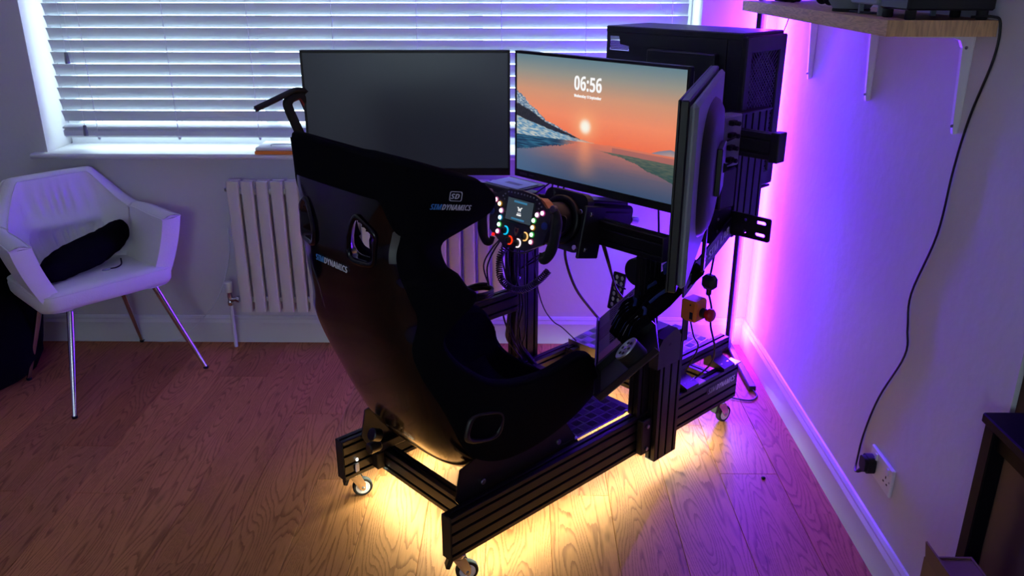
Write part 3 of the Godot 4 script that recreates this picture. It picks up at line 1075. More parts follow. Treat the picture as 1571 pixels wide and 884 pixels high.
# ---------- bucket seat ----------
# stations down the back and along the base: spine (a, h), wing tip (a, h), half width, padding
const SEAT := [
	[-0.104, 1.225, 0.175, 1.135, 0.262, 0.030], [-0.112, 1.165, 0.225, 1.085, 0.250, 0.032], [-0.121, 1.105, 0.208, 1.045, 0.243, 0.022],
	[-0.124, 1.050, 0.125, 1.018, 0.238, 0.018], [-0.125, 1.000, 0.058, 0.995, 0.236, 0.018], [-0.124, 0.950, 0.055, 0.950, 0.240, 0.030],
	[-0.120, 0.885, 0.092, 0.882, 0.252, 0.046], [-0.112, 0.820, 0.122, 0.838, 0.256, 0.046], [-0.098, 0.745, 0.022, 0.765, 0.252, 0.046],
	[-0.074, 0.660, 0.045, 0.690, 0.254, 0.046], [-0.036, 0.560, 0.115, 0.620, 0.260, 0.048], [0.000, 0.470, 0.170, 0.580, 0.265, 0.050],
	[0.048, 0.370, 0.230, 0.555, 0.268, 0.055], [0.110, 0.295, 0.300, 0.540, 0.270, 0.06], [0.200, 0.250, 0.375, 0.535, 0.272, 0.06],
	[0.320, 0.235, 0.450, 0.540, 0.272, 0.06], [0.450, 0.250, 0.525, 0.545, 0.270, 0.06], [0.550, 0.285, 0.580, 0.520, 0.265, 0.055], [0.610, 0.330, 0.615, 0.460, 0.255, 0.05]]
const SB := -0.285      # the seat's middle across the rig


func seat_row(s: float) -> Array:
	var q := clampf(s, 0.0, 1.0) * (SEAT.size() - 1)
	var i := mini(int(q), SEAT.size() - 2)
	var t := q - i
	var out := []
	for k in 6:
		out.append(cubic_interpolate(SEAT[i][k], SEAT[i + 1][k], SEAT[maxi(i - 1, 0)][k], SEAT[mini(i + 2, SEAT.size() - 1)][k], t))
	return out


# t -1..1 across; depth 0 on the outer shell, 1 on the padding
func seat_point(s: float, t: float, inner: float) -> Vector3:
	var r := seat_row(s)
	var sp := Vector2(r[0], r[1])
	var dir := Vector2(r[2], r[3]) - sp
	var d := dir.length()
	dir /= d
	var th := absf(t) * PI / 2
	var back: float = r[5] * inner
	var side: float = lerpf(0.05, 0.042, clampf(s * 2, 0, 1)) * inner
	var e := 2.0 / lerpf(7.0, 3.6, smoothstep(0.0, 0.22, s))
	var x: float = (r[4] - side) * pow(sin(th), e)
	var y := back + (d - back) * (1.0 - pow(cos(th), e))
	var fl := 1.0
	if s < 0.3:
		fl = 1.0 - 0.12 * pow(y / d, 2.0)
	var p := sp + dir * y
	return R(p.x, p.y, SB + signf(t) * x * fl)


func seat() -> void:
	var o := thing("racing_seat", "black bucket racing seat with harness openings, glossy shell and fabric wings", "racing seat", R(0.2, 0.19, SB))
	var NS := 108
	var NT := 72
	var out := []
	var inn := []
	for i in NS + 1:
		var ro := []
		var ri := []
		for j in NT + 1:
			var t := -1.0 + 2.0 * j / NT
			t = signf(t) * pow(absf(t), 1.35)
			ro.append(seat_point(float(i) / NS, t, 0.0))
			ri.append(seat_point(float(i) / NS, t, 1.0))
		out.append(ro)
		inn.append(ri)
	# two harness openings through the back
	var s0 := 14
	var s1 := 28
	var open := func(i, j): return i < s1 and ((j >= 20 and j < 30 and i >= s0 + 4.5 * (30 - j) / 10.0) or (j >= 42 and j < 52 and i >= s0 + 4.5 * (j - 41) / 10.0))
	var shell := Shape.new()
	var pad := Shape.new()
	for i in NS:
		for j in NT:
			if open.call(i, j):
				continue
			shell.sm = 1
			shell.quad(out[i][j], out[i][j + 1], out[i + 1][j + 1], out[i + 1][j])
			pad.sm = 2
			pad.quad(inn[i][j + 1], inn[i][j], inn[i + 1][j], inn[i + 1][j + 1])
	# fabric drawn over the shell: a band round the head and a cover on each flank
	var skin := func(s: float, t: float) -> Vector3:
		var a := seat_point(s, t, 0.0)
		return a + (a - seat_point(s, t * 0.98, 1.0)).normalized() * 0.0035
	var band := []
	for j in NT + 1:
		var t := -1.0 + 2.0 * j / NT
		t = signf(t) * pow(absf(t), 1.35)
		var edge := (9.0 + 9.0 * smoothstep(0.25, 0.62, absf(t))) / NS
		var row := []
		for k in 13:
			row.append(skin.call(edge * k / 12.0, t))
		row.append(seat_point(edge, t, 0.0))
		band.append(row)
	pad.grid(band, false, true, 1)
	for sd in [-1, 1]:
		var cover := []
		for i in NS * 2 + 1:
			var s := i / (NS * 2.0)
			var te := lerpf(0.60, 0.655, smoothstep(0.2, 0.45, s)) - 0.18 * smoothstep(0.55, 0.8, s)
			var row := [seat_point(s, sd * te, 0.0)]
			for k in 13:
				row.append(skin.call(s, sd * lerpf(te, 1.0, k / 12.0)))
			cover.append(row)
		pad.grid(cover, false, sd < 0, 1)
	# rolled rims
	for e in [0, NT]:
		var rows := []
		for i in NS + 1:
			var a: Vector3 = out[i][e]
			var b: Vector3 = inn[i][e]
			var r := seat_row(float(i) / NS)
			var f := (R(r[2], r[3], 0) - R(r[0], r[1], 0)).normalized()
			var row := []
			var c := (a + b) / 2
			for k in 7:
				var w := PI * k / 6
				row.append(c + (a - c) * cos(w) + f * sin(w) * (a - c).length() * 0.9)
			rows.append(row)
		pad.grid(rows, false, e == NT, 1)
	for e in [0, NS]:
		var rows := []
		for j in NT + 1:
			var a: Vector3 = out[e][j]
			var b: Vector3 = inn[e][j]
			var c := (a + b) / 2
			var f: Vector3 = (out[e][j] - out[1 if e == 0 else NS - 1][j]).normalized()
			var row := []
			for k in 7:
				var w := PI * k / 6
				row.append(c + (a - c) * cos(w) + f * sin(w) * minf(0.022, (a - c).length()))
			rows.append(row)
		pad.grid(rows, false, e == 0, 1)
		for side in [0, NT]:
			pad.fan(rows[side], (rows[side][0] + rows[side][6]) / 2, (e == 0) != (side == 0), 1)
	part("shell", shell, M.gloss, o)
	part("upholstery", pad, M.fabric, o)
	# frames round the openings: rounded, slanting at the top
	for q in [[20, 30], [42, 52]]:
		var loop := []
		var jl: int = q[0]
		var jr: int = q[1]
		var mid: bool = jl < NT / 2
		for k in 48:
			var w := TAU * k / 48
			var cx := signf(cos(w)) * pow(absf(cos(w)), 0.4)
			var cy := signf(sin(w)) * pow(absf(sin(w)), 0.4)
			var jj: float = (jl + jr) / 2.0 + cx * (jr - jl) * 0.5
			var si := (s0 + s1) / 2.0 + cy * (s1 - s0) * 0.5
			var inwards: float = (jj - jl) / (jr - jl) if not mid else 1.0 - (jj - jl) / (jr - jl)
			if cy < 0:
				si += 4.5 * inwards * -cy
			loop.append([si, jj])
		var rows := []
		for k in 48:
			var a := _seat_at(out, loop[k])
			var b := _seat_at(inn, loop[k])
			var n := (a - b).normalized()
			var c := Vector3.ZERO
			for l in loop:
				c += _seat_at(out, l) / 48.0
			var rad := (a - c)
			rad = (rad - n * rad.dot(n)).normalized()
			rows.append([a + rad * 0.010 + n * 0.0, a + rad * 0.009 + n * 0.008, a + n * 0.011, a - rad * 0.004 + n * 0.006, a - rad * 0.006, b - rad * 0.006, b - rad * 0.003 - n * 0.008, b + rad * 0.008 - n * 0.006, b + rad * 0.010])
		rows.append(rows[0])
		var fr := Shape.new().grid(rows, false, true)
		# fill the slanted corner between frame and shell
		part("harness_frame", fr, M.gloss, o)
	# grey patches painted as a reflection where the shell turns into the shoulder
	for sd in [-1, 1]:
		var rows := []
		for i in 9:
			var row := []
			for j in 5:
				var s := (17.0 + i * 1.25 + (j * -0.8 if i < 4 else 0.0)) / NS
				var p := seat_point(s, sd * (0.50 + 0.03 * j), 0.0)
				var c := seat_point(s, sd * 0.1, 0.0)
				row.append(p + (p - c).normalized() * 0.004)
			rows.append(row)
		part("shoulder_reflection", Shape.new().grid(rows, false, sd < 0), M.greyreflect, o)
	# cushion on the base and back
	var cu := []
	for i in 30:
		var row := []
		var s := 0.50 + 0.44 * i / 29
		for j in 17:
			var t := -0.62 + 1.24 * j / 16
			var p := seat_point(s, t, 1.0)
			var p2 := seat_point(s, t, 1.5)
			var edge := minf(minf(j, 16 - j) / 2.0, minf(i, 29 - i) / 2.0)
			row.append(p.lerp(p2, smoothstep(0.0, 1.0, edge) * 0.9))
		cu.append(row)
	part("cushion", Shape.new().grid(cu, false, true), M.velour, o)
	# oval belt openings on the flanks
	for sd in [-1, 1]:
		var rows := []
		for k in 33:
			var w := TAU * k / 32
			var cx := signf(cos(w)) * pow(absf(cos(w)), 0.6)
			var cy := signf(sin(w)) * pow(absf(sin(w)), 0.6)
			var row := []
			for l in [[1.0, 0.0], [0.97, 0.008], [0.86, 0.011], [0.76, 0.006], [0.72, -0.012]]:
				row.append(R(0.145 + cx * 0.068 * l[0] + cy * 0.012, 0.466 + cy * 0.044 * l[0] - cx * 0.016, SB + sd * (0.262 + l[1])))
			rows.append(row)
		part("belt_opening", Shape.new().grid(rows, false, sd > 0), M.seattrim, o)
		var poly := []
		for k in 32:
			poly.append(rows[k][4])
		var ps := Shape.new()
		ps.fan(poly, R(0.145, 0.466, SB + sd * 0.250), sd < 0)
		part("belt_pocket", ps, M.rubber, o)
		# side brackets to the frame
		var br := PackedVector2Array([Vector2(0.10, 0.19), Vector2(0.56, 0.19), Vector2(0.57, 0.225), Vector2(0.50, 0.33), Vector2(0.16, 0.36), Vector2(0.08, 0.34), Vector2(0.06, 0.25)])
		var bb := part("side_bracket", Shape.new().prism(br, -0.0025, 0.0025, Transform3D(Basis(Vector3(0, 0, -1), Vector3.UP, Vector3(1, 0, 0)), R(0, 0, SB + sd * 0.232))), M.blackplate, o)
		for a in [0.16, 0.47]:
			part("bolt", bolt(R(a, 0.27, SB + sd * 0.235), Vector3(sd, 0, 0), 0.009), M.steel, bb)
		part("seat_rail", Shape.new().box(R(0.33, 0.205, SB + sd * 0.215), Vector3(0.03, 0.03, 0.46), 0.003), M.alu, bb)
		part("rail_bolt", bolt(R(0.54, 0.215, SB + sd * 0.228), Vector3(sd, 0.6, 0).normalized(), 0.012, 0.014), M.steel, bb)
		part("rail_bolt", bolt(R(0.11, 0.22, SB + sd * 0.228), Vector3(sd, 0.4, 0.3).normalized(), 0.011, 0.012), M.steel, bb)
	# knob and clip low on the back
	part("adjuster", Shape.new().cyl(R(0.06, 0.27, SB - 0.13), R(0.02, 0.27, SB - 0.13), 0.018, 14, 0.003).cyl(R(0.05, 0.315, SB - 0.11), R(0.02, 0.33, SB - 0.11), 0.02, 14, 0.003), M.seattrim, o)
	# lettering on the shell's back and on the wing
	var BX := Transform3D(Basis(Vector3(1, 0, 0), Vector3(0, 1, 0), Vector3(0, 0, 1)), R(-0.1265, 0.925, SB - 0.082))
	lettering("SIM", 0.036, 0.017, BX, M.print_blue, o, 0.1)
	lettering("DYNAMICS", 0.106, 0.017, BX * Transform3D(Basis.IDENTITY, Vector3(0.040, 0, 0)), M.print_white, o, 0.1)
	for sd in [1]:
		var wing := seat_point(0.075, 0.88, 0.0)
		var wx := seat_point(0.075, 0.95, 0.0) - seat_point(0.075, 0.78, 0.0)
		var ex := wx.normalized()
		var ez := Vector3(1, 0, 0)
		ez = (ez - ex * ez.dot(ex)).normalized()
		var WXF := Transform3D(Basis(ex, ez.cross(ex), ez), R(0.065, 1.088, SB + 0.2445))
		lettering("SIM", 0.033, 0.014, WXF * Transform3D(Basis.IDENTITY, Vector3(-0.07, 0, 0.004)), M.print_blue, o, 0.3)
		lettering("DYNAMICS", 0.092, 0.014, WXF * Transform3D(Basis.IDENTITY, Vector3(-0.033, 0, 0.004)), M.print_white, o, 0.3)
		var ring := with_holes(rounded(0.040, 0.024, 0.005), [rounded(0.037, 0.021, 0.004)])
		part("badge", Shape.new().prisms(ring, 0.003, 0.0045, WXF * Transform3D(Basis.IDENTITY, Vector3(0.005, 0.034, 0))), M.print_white, o)
		lettering("SD", 0.026, 0.013, WXF * Transform3D(Basis.IDENTITY, Vector3(-0.010, 0.0275, 0.004)), M.print_white, o, 0.3)


func _seat_at(g: Array, q: Array) -> Vector3:
	var i := int(q[0])
	var j := int(q[1])
	var a: Vector3 = g[i][j].lerp(g[i][j + 1], q[1] - j)
	var b: Vector3 = g[i + 1][j].lerp(g[i + 1][j + 1], q[1] - j)
	return a.lerp(b, q[0] - i)


# ---------- screens ----------
func wallpaper() -> ImageTexture:
	var w := 960
	var h := 540
	var im := Image.create(w, h, false, Image.FORMAT_RGB8)
	var n := FastNoiseLite.new()
	n.seed = 3
	n.frequency = 1.0
	n.fractal_octaves = 4
	var sky := Gradient.new()
	sky.offsets = PackedFloat32Array([0.0, 0.13, 0.28, 0.46, 0.64])
	sky.colors = PackedColorArray([rgb(100, 130, 142), rgb(150, 148, 138), rgb(212, 152, 120), rgb(246, 142, 104), rgb(244, 116, 80)])
	var lake := Gradient.new()
	lake.offsets = PackedFloat32Array([0.0, 0.22, 0.6, 1.0])
	lake.colors = PackedColorArray([rgb(222, 120, 92), rgb(176, 112, 104), rgb(98, 92, 112), rgb(60, 80, 112)])
	var at := func(pts, u):
		for k in pts.size() - 1:
			if u <= pts[k + 1][0]:
				return lerpf(pts[k][1], pts[k + 1][1], (u - pts[k][0]) / (pts[k + 1][0] - pts[k][0]))
		return pts[-1][1]
	var sun := Vector2(0.455, 0.525)
	for x in w:
		var u := float(x) / w
		var ridge: float = at.call([[0.0, 0.31], [0.05, 0.35], [0.09, 0.42], [0.14, 0.45], [0.2, 0.53], [0.28, 0.56], [0.4, 0.625], [1.0, 0.99]], u) + 0.012 * n.get_noise_2d(u * 40.0, 3.0)
		var wood: float = at.call([[0.0, 0.42], [0.1, 0.47], [0.2, 0.545], [0.3, 0.585], [0.42, 0.632], [1.0, 0.99]], u) - 0.03 * (1.0 - u * 2.0) * absf(n.get_noise_2d(u * 330.0, 8.0))
		var ice: float = at.call([[0.0, 0.52], [0.06, 0.545], [0.14, 0.57], [0.24, 0.60], [0.36, 0.625], [0.5, 0.645], [0.58, 0.655], [1.0, 0.9]], u) + 0.006 * n.get_noise_2d(u * 30.0, 5.0)
		var shore: float = at.call([[0.0, 0.685], [0.2, 0.672], [0.42, 0.655], [0.58, 0.645], [0.6, 0.64], [1.0, 0.64]], u)
		var far: float = at.call([[0.0, 0.7], [0.84, 0.64], [0.88, 0.615], [0.94, 0.59], [0.98, 0.60], [1.0, 0.605]], u)
		var mirror: float = at.call([[0.0, 0.815], [0.1, 0.79], [0.2, 0.745], [0.3, 0.715], [0.42, 0.665], [1.0, 0.6]], u) + 0.012 * n.get_noise_2d(u * 90.0, 2.0)
		var up: float = at.call([[0.0, 2.0], [0.545, 0.70], [0.7, 0.695], [1.0, 0.70]], u)
		var bank: float = at.call([[0.0, 0.0], [0.545, 0.70], [0.66, 0.715], [0.76, 0.745], [0.82, 0.785], [0.9, 0.81], [1.0, 0.865]], u) + 0.006 * n.get_noise_2d(u * 60.0, 2.0)
		for y in h:
			var v := float(y) / h
			var c: Color
			if v < shore:
				var d := Vector2((u - sun.x) * 1.72, v - sun.y).length()
				c = sky.sample(v)
				c = c.lerp(Color(1.0, 0.72, 0.5), exp(-d * d * 70.0) * 0.75).lerp(Color(1.0, 0.98, 0.92), exp(-pow(d / 0.058, 4.0)))
				if v > far:
					c = rgb(120, 128, 150).lerp(rgb(196, 150, 140), clampf((v - far) * 22, 0, 1))
				if v > ridge:
					c = rgb(88, 116, 146).lerp(rgb(206, 212, 214), clampf(0.30 + n.get_noise_2d(u * 40.0 + v * 20.0, v * 60.0 - u * 30.0) * 1.7, 0, 1))
				if v > wood:
					c = rgb(30, 34, 46).lerp(rgb(62, 58, 66), clampf(0.4 + n.get_noise_2d(u * 200.0, v * 24.0), 0, 1))
				if v > ice:
					var g := n.get_noise_2d(u * 9.0 + v * 30.0, v * 70.0 - u * 26.0)
					c = rgb(74, 132, 176).lerp(rgb(206, 206, 196), clampf(0.42 + g * 1.6 + (v - ice) * 1.5, 0, 1)).lerp(rgb(222, 160, 132), smoothstep(0.32, 0.52, u))
			else:
				var q := (v - shore) / (1.0 - shore)
				c = lake.sample(clampf(q + 0.04 * n.get_noise_2d(u * 6.0, v * 60.0), 0, 1))
				c = c.lerp(rgb(240, 150, 108), exp(-pow((u - sun.x) / (0.035 + 0.05 * q), 2.0)) * (1 - q) * 0.85)
				if v < mirror:
					c = rgb(28, 52, 82).lerp(rgb(58, 120, 150), clampf(0.35 + n.get_noise_2d(u * 8.0, v * 90.0) * 1.5, 0, 1)).lerp(c, smoothstep(0.25, 0.44, u))
				elif u < 0.35:
					c = c.lerp(rgb(74, 110, 146), (1.0 - u / 0.35) * 0.7)
				if v > up and v < bank:
					c = rgb(104, 106, 92).lerp(rgb(52, 78, 78), clampf((v - up) * 6.0 + 0.25 + n.get_noise_2d(u * 14.0, v * 80.0) * 0.9, 0, 1))
				elif v > 0.655 and u > 0.62 and v < up:
					c = c.lerp(rgb(150, 96, 98), 0.6)
			im.set_pixel(x, y, c)
	return ImageTexture.create_from_image(im)


func monitor(called: String, label: String, p: Vector3, q: Vector3, screen: Material) -> Node3D:
	# p, q: lower left and lower right corners of the bezel as the driver sees them
	var x := (q - p).normalized()
	var z := x.cross(Vector3.UP).normalized()
	var X := Transform3D(Basis(x, Vector3.UP, z), (p + q) / 2)
	var keep := F
	var o := thing(called, label, "monitor", (p + q) / 2 - z * 0.03, "")
	F = F * X
	var W := 0.715
	var H := 0.431
	part("housing", Shape.new().box(Vector3(0, H / 2, -0.012), Vector3(W, H, 0.020), 0.003), M.black, o)
	part("back_cover", Shape.new().box(Vector3(0, H / 2, -0.031), Vector3(W - 0.016, H - 0.016, 0.020), 0.008), M.silverback, o)
	# domed middle of the back with its mount
	var rows := []
	for l in [[1.0, -0.041], [0.96, -0.052], [0.86, -0.062], [0.6, -0.066], [0.0, -0.067]]:
		var row := []
		for k in 36:
			var w := TAU * k / 36
			row.append(Vector3(-signf(cos(w)) * pow(absf(cos(w)), 0.7) * 0.23 * l[0], H / 2 + 0.005 + signf(sin(w)) * pow(absf(sin(w)), 0.7) * 0.165 * l[0], l[1]))
		rows.append(row)
	part("rear_dome", Shape.new().grid(rows, true), M.black, o)
	part("mount_plate", Shape.new().box(Vector3(0, H / 2, -0.073), Vector3(0.12, 0.12, 0.014), 0.002), M.blackplate, o)
	var b := Shape.new()
	b.box(Vector3(0, H - 0.0045, -0.0005), Vector3(W, 0.009, 0.005), 0.001)
	b.box(Vector3(0, 0.013, -0.0005), Vector3(W, 0.026, 0.006), 0.001)
	for s in [-1, 1]:
		b.box(Vector3(s * (W / 2 - 0.004), H / 2, -0.0005), Vector3(0.008, H, 0.005), 0.001)
	part("bezel", b, M.black, o)
	var s := Shape.new()
	s.uvs = true
	s.sm = -1
	var a := W / 2 - 0.008
	s.quad_uv([Vector3(-a, 0.026, -0.0005), Vector3(a, 0.026, -0.0005), Vector3(a, H - 0.009, -0.0005), Vector3(-a, H - 0.009, -0.0005)], [Vector2(0, 1), Vector2(1, 1), Vector2(1, 0), Vector2(0, 0)])
	part("screen", s, screen, o)
	part("badge", Shape.new().box(Vector3(-W / 2 + 0.045, 0.013, 0.003), Vector3(0.035, 0.008, 0.001)), mat(rgb(66, 70, 66), 0.4), o)
	part("logo", Shape.new().box(Vector3(-W / 2 + 0.085, 0.013, 0.003), Vector3(0.022, 0.003, 0.001)), mat(rgb(70, 70, 74), 0.4), o)
	F = keep
	return o


func monitors() -> void:
	var off := mat(rgb(20, 21, 30), 0.32)
	off.emission_enabled = true
	off.emission = Color(0.62, 0.66, 0.82)
	off.emission_energy_multiplier = 0.028
	monitor("monitor", "wide monitor with a blank dark grey screen beside the sunset one", R(0.315, 0.945, -1.149), R(0.838, 0.945, -0.655), off)
	var pic := mat(Color(0.02, 0.02, 0.02), 0.3)
	pic.emission_enabled = true
	pic.emission = Color.BLACK
	pic.emission_texture = wallpaper()
	pic.emission_energy_multiplier = 0.95
	var c := monitor("monitor", "monitor showing a sunset lake picture with the clock at 06:56", R(0.85, 0.945, -0.645), R(0.85, 0.945, 0.07), pic)
	var keep := F
	F = F * Transform3D(Basis.IDENTITY, R(0.85, 0.945, -0.2875))
	var ink := glow(Color.WHITE, 0.95)
	lettering("06:56", 0.115, 0.046, Transform3D(Basis.IDENTITY, Vector3(-0.082, 0.325, 0.0003)), ink, c)
	lettering("Wednesday 13 September", 0.115, 0.0125, Transform3D(Basis.IDENTITY, Vector3(-0.082, 0.301, 0.0003)), ink, c)
	area_light("screen_light", Transform3D(Basis(Vector3(-1, 0, 0), Vector3.UP, Vector3(0, 0, -1)), Vector3(0, 0.225, 0.006)), 0.69, 0.39, Color(0.95, 0.68, 0.58), 0.035, c)
	F = keep
	monitor("monitor", "monitor seen edge on, its silvery back turned to the violet lamp", R(0.93, 0.945, 0.085), R(0.295, 0.945, 0.436), off)


# ---------- steering wheel and its motor ----------
func wheel() -> void:
	var th := deg_to_rad(13)
	var keep := F
	var WXF := Transform3D(Basis(Vector3.RIGHT, -th), R(0.545, 0.918, -0.31))
	F = F * WXF
	var o := thing("steering_wheel", "open-top formula steering wheel with lit buttons and small display", "steering wheel", Vector3.ZERO)
	var face := PackedVector2Array()
	var half := [Vector2(0.0, 0.084), Vector2(0.055, 0.080), Vector2(0.085, 0.070), Vector2(0.108, 0.058), Vector2(0.128, 0.046), Vector2(0.134, 0.02), Vector2(0.126, -0.03), Vector2(0.118, -0.06), Vector2(0.095, -0.072), Vector2(0.075, -0.083), Vector2(0.05, -0.094), Vector2(0.0, -0.099)]
	for p in half:
		face.append(p)
	for k in range(half.size() - 2, 0, -1):
		face.append(Vector2(-half[k].x, half[k].y))
	part("face_plate", Shape.new().prism(face, -0.012, -0.001), M.carbon, o)
	part("body", Shape.new().prism(Geometry2D.offset_polygon(face, -0.008)[0], -0.04, -0.012), M.black, o)
	part("trim", Shape.new().prism(PackedVector2Array([Vector2(0.082, 0.076), Vector2(0.1, 0.068), Vector2(0.122, 0.052), Vector2(0.112, 0.05), Vector2(0.085, 0.069)]), -0.03, 0.002), M.orangelit, o, "upper corner piece with orange light put into its colour")  # orange light falling on this corner is painted as its colour
	for s in [-1, 1]:
		var g := [Vector3(0.122 * s, 0.048, -0.008), Vector3(0.146 * s, 0.044, -0.006), Vector3(0.157 * s, 0.026, -0.004), Vector3(0.161 * s, -0.01, -0.003), Vector3(0.158 * s, -0.05, -0.004), Vector3(0.148 * s, -0.085, -0.006), Vector3(0.132 * s, -0.104, -0.009), Vector3(0.116 * s, -0.102, -0.012), Vector3(0.112 * s, -0.085, -0.014)]
		var P := smooth(g, 5)
		var rad := []
		for k in P.size():
			var q := float(k) / (P.size() - 1)
			rad.append(0.010 + 0.0075 * sin(PI * clampf(q * 1.05, 0, 1)) + 0.002 * sin(q * 25.0) * 0.5)
		part("grip", Shape.new().tube(P, rad, 12, 0.85), M.rubber, o)
		part("thumb_dial", Shape.new().cyl(Vector3(0.142 * s, 0.054, -0.006), Vector3(0.142 * s, 0.054, 0.010), 0.011, 20, 0.002), M.dial, o)
		part("thumb_dial", Shape.new().cyl(Vector3(0.117 * s, -0.002, -0.001), Vector3(0.117 * s, -0.002, 0.007), 0.0115, 20, 0.002), M.blueglove, o)
		part("paddle", Shape.new().prism(moved(rounded(0.07, 0.05, 0.012), Vector2(0.115 * s, 0.01)), -0.056, -0.053), M.blackplate, o)
	part("display_frame", Shape.new().box(Vector3(0.003, 0.021, 0.0), Vector3(0.122, 0.08, 0.004), 0.0015), M.gloss, o)
	var scr := glow(rgb(70, 84, 96), 0.55)
	part("display", Shape.new().box(Vector3(0.003, 0.021, 0.0022), Vector3(0.112, 0.068, 0.0012)), scr, o)
	var blue := glow(rgb(60, 130, 170), 0.8)
	part("display_bar", Shape.new().box(Vector3(0.004, 0.047, 0.003), Vector3(0.056, 0.006, 0.0008)), blue, o)
	part("display_bar", Shape.new().box(Vector3(0.002, -0.006, 0.003), Vector3(0.056, 0.005, 0.0008)), blue, o)
	var wht := glow(Color.WHITE, 0.9)
	var wing := PackedVector2Array([Vector2(-0.012, 0.008), Vector2(-0.005, 0.008), Vector2(-0.003, 0.001), Vector2(0.0, 0.006), Vector2(0.003, 0.001), Vector2(0.005, 0.008), Vector2(0.012, 0.008), Vector2(0.007, 0.004), Vector2(0.004, -0.006), Vector2(0.0, 0.0), Vector2(-0.004, -0.006), Vector2(-0.007, 0.004)])
	part("display_mark", Shape.new().prism(wing, 0.0028, 0.0034, Transform3D(Basis.IDENTITY, Vector3(0.004, 0.024, 0))), wht, o)
	part("display_mark", Shape.new().box(Vector3(0.004, 0.0135, 0.003), Vector3(0.016, 0.0018, 0.0008)), wht, o)
	part("display_mark", Shape.new().box(Vector3(0.004, 0.008, 0.003), Vector3(0.019, 0.005, 0.0008)), wht, o)
	# lit buttons: white-hot caps in coloured rings
	var L := [[-0.1066, 0.0365, 0], [-0.0873, 0.0267, 1], [-0.0759, 0.0071, 2], [-0.0758, -0.0148, 3], [-0.0757, -0.0371, 4], [-0.0771, -0.0591, 5],
		[0.1, 0.0334, 5], [0.0793, 0.0242, 2], [0.0692, 0.0048, 4], [0.0696, -0.0166, 1], [0.0706, -0.0386, 4], [0.0722, -0.0609, 0]]
	var tint := [Color(1, 0.45, 0.7), Color(1, 0.7, 0.15), Color(1, 0.6, 0.9), Color(0.1, 0.75, 1), Color(0.35, 1, 0.45), Color(1, 0.3, 0.75)]
	for q in L:
		var at := Vector3(q[0], q[1], 0)
		var bt := part("button", Shape.new().cyl(at, at + Vector3(0, 0, 0.0065), 0.0062, 18, 0.0015), glow(tint[q[2]].lerp(Color.WHITE, 0.75), 2.2), o, "glowing round button")
		part("button_ring", Shape.new().lathe([Vector2(0.0066, 0), Vector2(0.0066, 0.003), Vector2(0.0086, 0.0022), Vector2(0.0092, 0)], 20, Transform3D(Basis(Vector3.RIGHT, PI / 2), at), 1), glow(tint[q[2]], 0.35), bt)
	part("button", Shape.new().cyl(Vector3(-0.0942, -0.0728, 0), Vector3(-0.0942, -0.0728, 0.006), 0.0048, 16, 0.001), glow(Color(1, 0.08, 0.06), 2.0), o, "small glowing red button")
	# rotary knobs with a crescent of light on the right-hand side
	for q in [[-0.0589 + 0.012, -0.0497, Color(0.05, 0.75, 0.95)], [-0.0335 + 0.012, -0.0758, Color(1, 0.2, 0.05)], [0.0036 + 0.012, -0.0768, Color(1, 0.92, 0.95)], [0.029 + 0.012, -0.0506, Color(1, 0.75, 0.45)]]:
		var c := Vector3(q[0], q[1], 0)
		var kn := part("rotary_knob", Shape.new().lathe([Vector2(0.009, 0), Vector2(0.0085, 0.012), Vector2(0.007, 0.014), Vector2(0, 0.014)], 18, Transform3D(Basis(Vector3.RIGHT, PI / 2), c), 1), M.black, o)
		var arc := PackedVector2Array()
		for k in 15:
			var a := -1.75 + 3.6 * k / 14
			arc.append(Vector2(c.x, c.y) + Vector2(cos(a), sin(a)) * 0.0145)
		for k in 15:
			var a := 1.85 - 3.6 * k / 14
			arc.append(Vector2(c.x, c.y) + Vector2(cos(a), sin(a)) * 0.0112)
		part("light_arc", Shape.new().prism(arc, -0.001, 0.002), glow(q[2], 1.2), kn)
	# row of unlit shift lights
	var S := [[-0.0803, 0.0534], [-0.0715, 0.0613], [-0.0589, 0.0699], [-0.0451, 0.071], [-0.031, 0.0718], [-0.0165, 0.0722], [-0.002, 0.0725], [0.0112, 0.0725], [0.0245, 0.0725], [0.0378, 0.072], [0.052, 0.071], [0.0664, 0.0679], [0.0789, 0.0589], [0.0893, 0.0508], [0.0794, 0.0431], [-0.0716, 0.0448]]
	for q in S:
		part("shift_light", Shape.new().cyl(Vector3(q[0], q[1], -0.001), Vector3(q[0], q[1], 0.001), 0.0025, 10), M.grey, o)
	var sh := PackedVector2Array([Vector2(-0.008, 0.011), Vector2(0, 0.009), Vector2(0.008, 0.011), Vector2(0.0085, 0), Vector2(0.005, -0.010), Vector2(0, -0.015), Vector2(-0.005, -0.010), Vector2(-0.0085, 0)])
	var cr := part("crest", Shape.new().prism(sh, -0.001, 0.0015, Transform3D(Basis.IDENTITY, Vector3(0.003, -0.042, 0))), M.brass, o)
	part("crest_quarter", Shape.new().prism(PackedVector2Array([Vector2(0.0, 0.004), Vector2(0.006, 0.005), Vector2(0.005, -0.006), Vector2(0, -0.008)]), 0.0015, 0.0021, Transform3D(Basis.IDENTITY, Vector3(0.003, -0.040, 0))), M.red, cr)
	part("crest_quarter", Shape.new().prism(PackedVector2Array([Vector2(-0.004, 0.006), Vector2(0.004, 0.006), Vector2(0.003, -0.003), Vector2(-0.003, -0.003)]), 0.0022, 0.0028, Transform3D(Basis.IDENTITY, Vector3(0.003, -0.041, 0))), M.black, cr)
	part("quick_release", Shape.new().cyl(Vector3(0, 0, -0.04), Vector3(0, 0, -0.105), 0.035, 28, 0.004).cyl(Vector3(0, 0, -0.06), Vector3(0, 0, -0.075), 0.042, 28, 0.003), M.black, o)
	# motor along the same axis
	var m := thing("wheel_motor", "black direct drive wheel base bolted behind the steering wheel", "wheel base", Vector3(0, -0.08, -0.25))
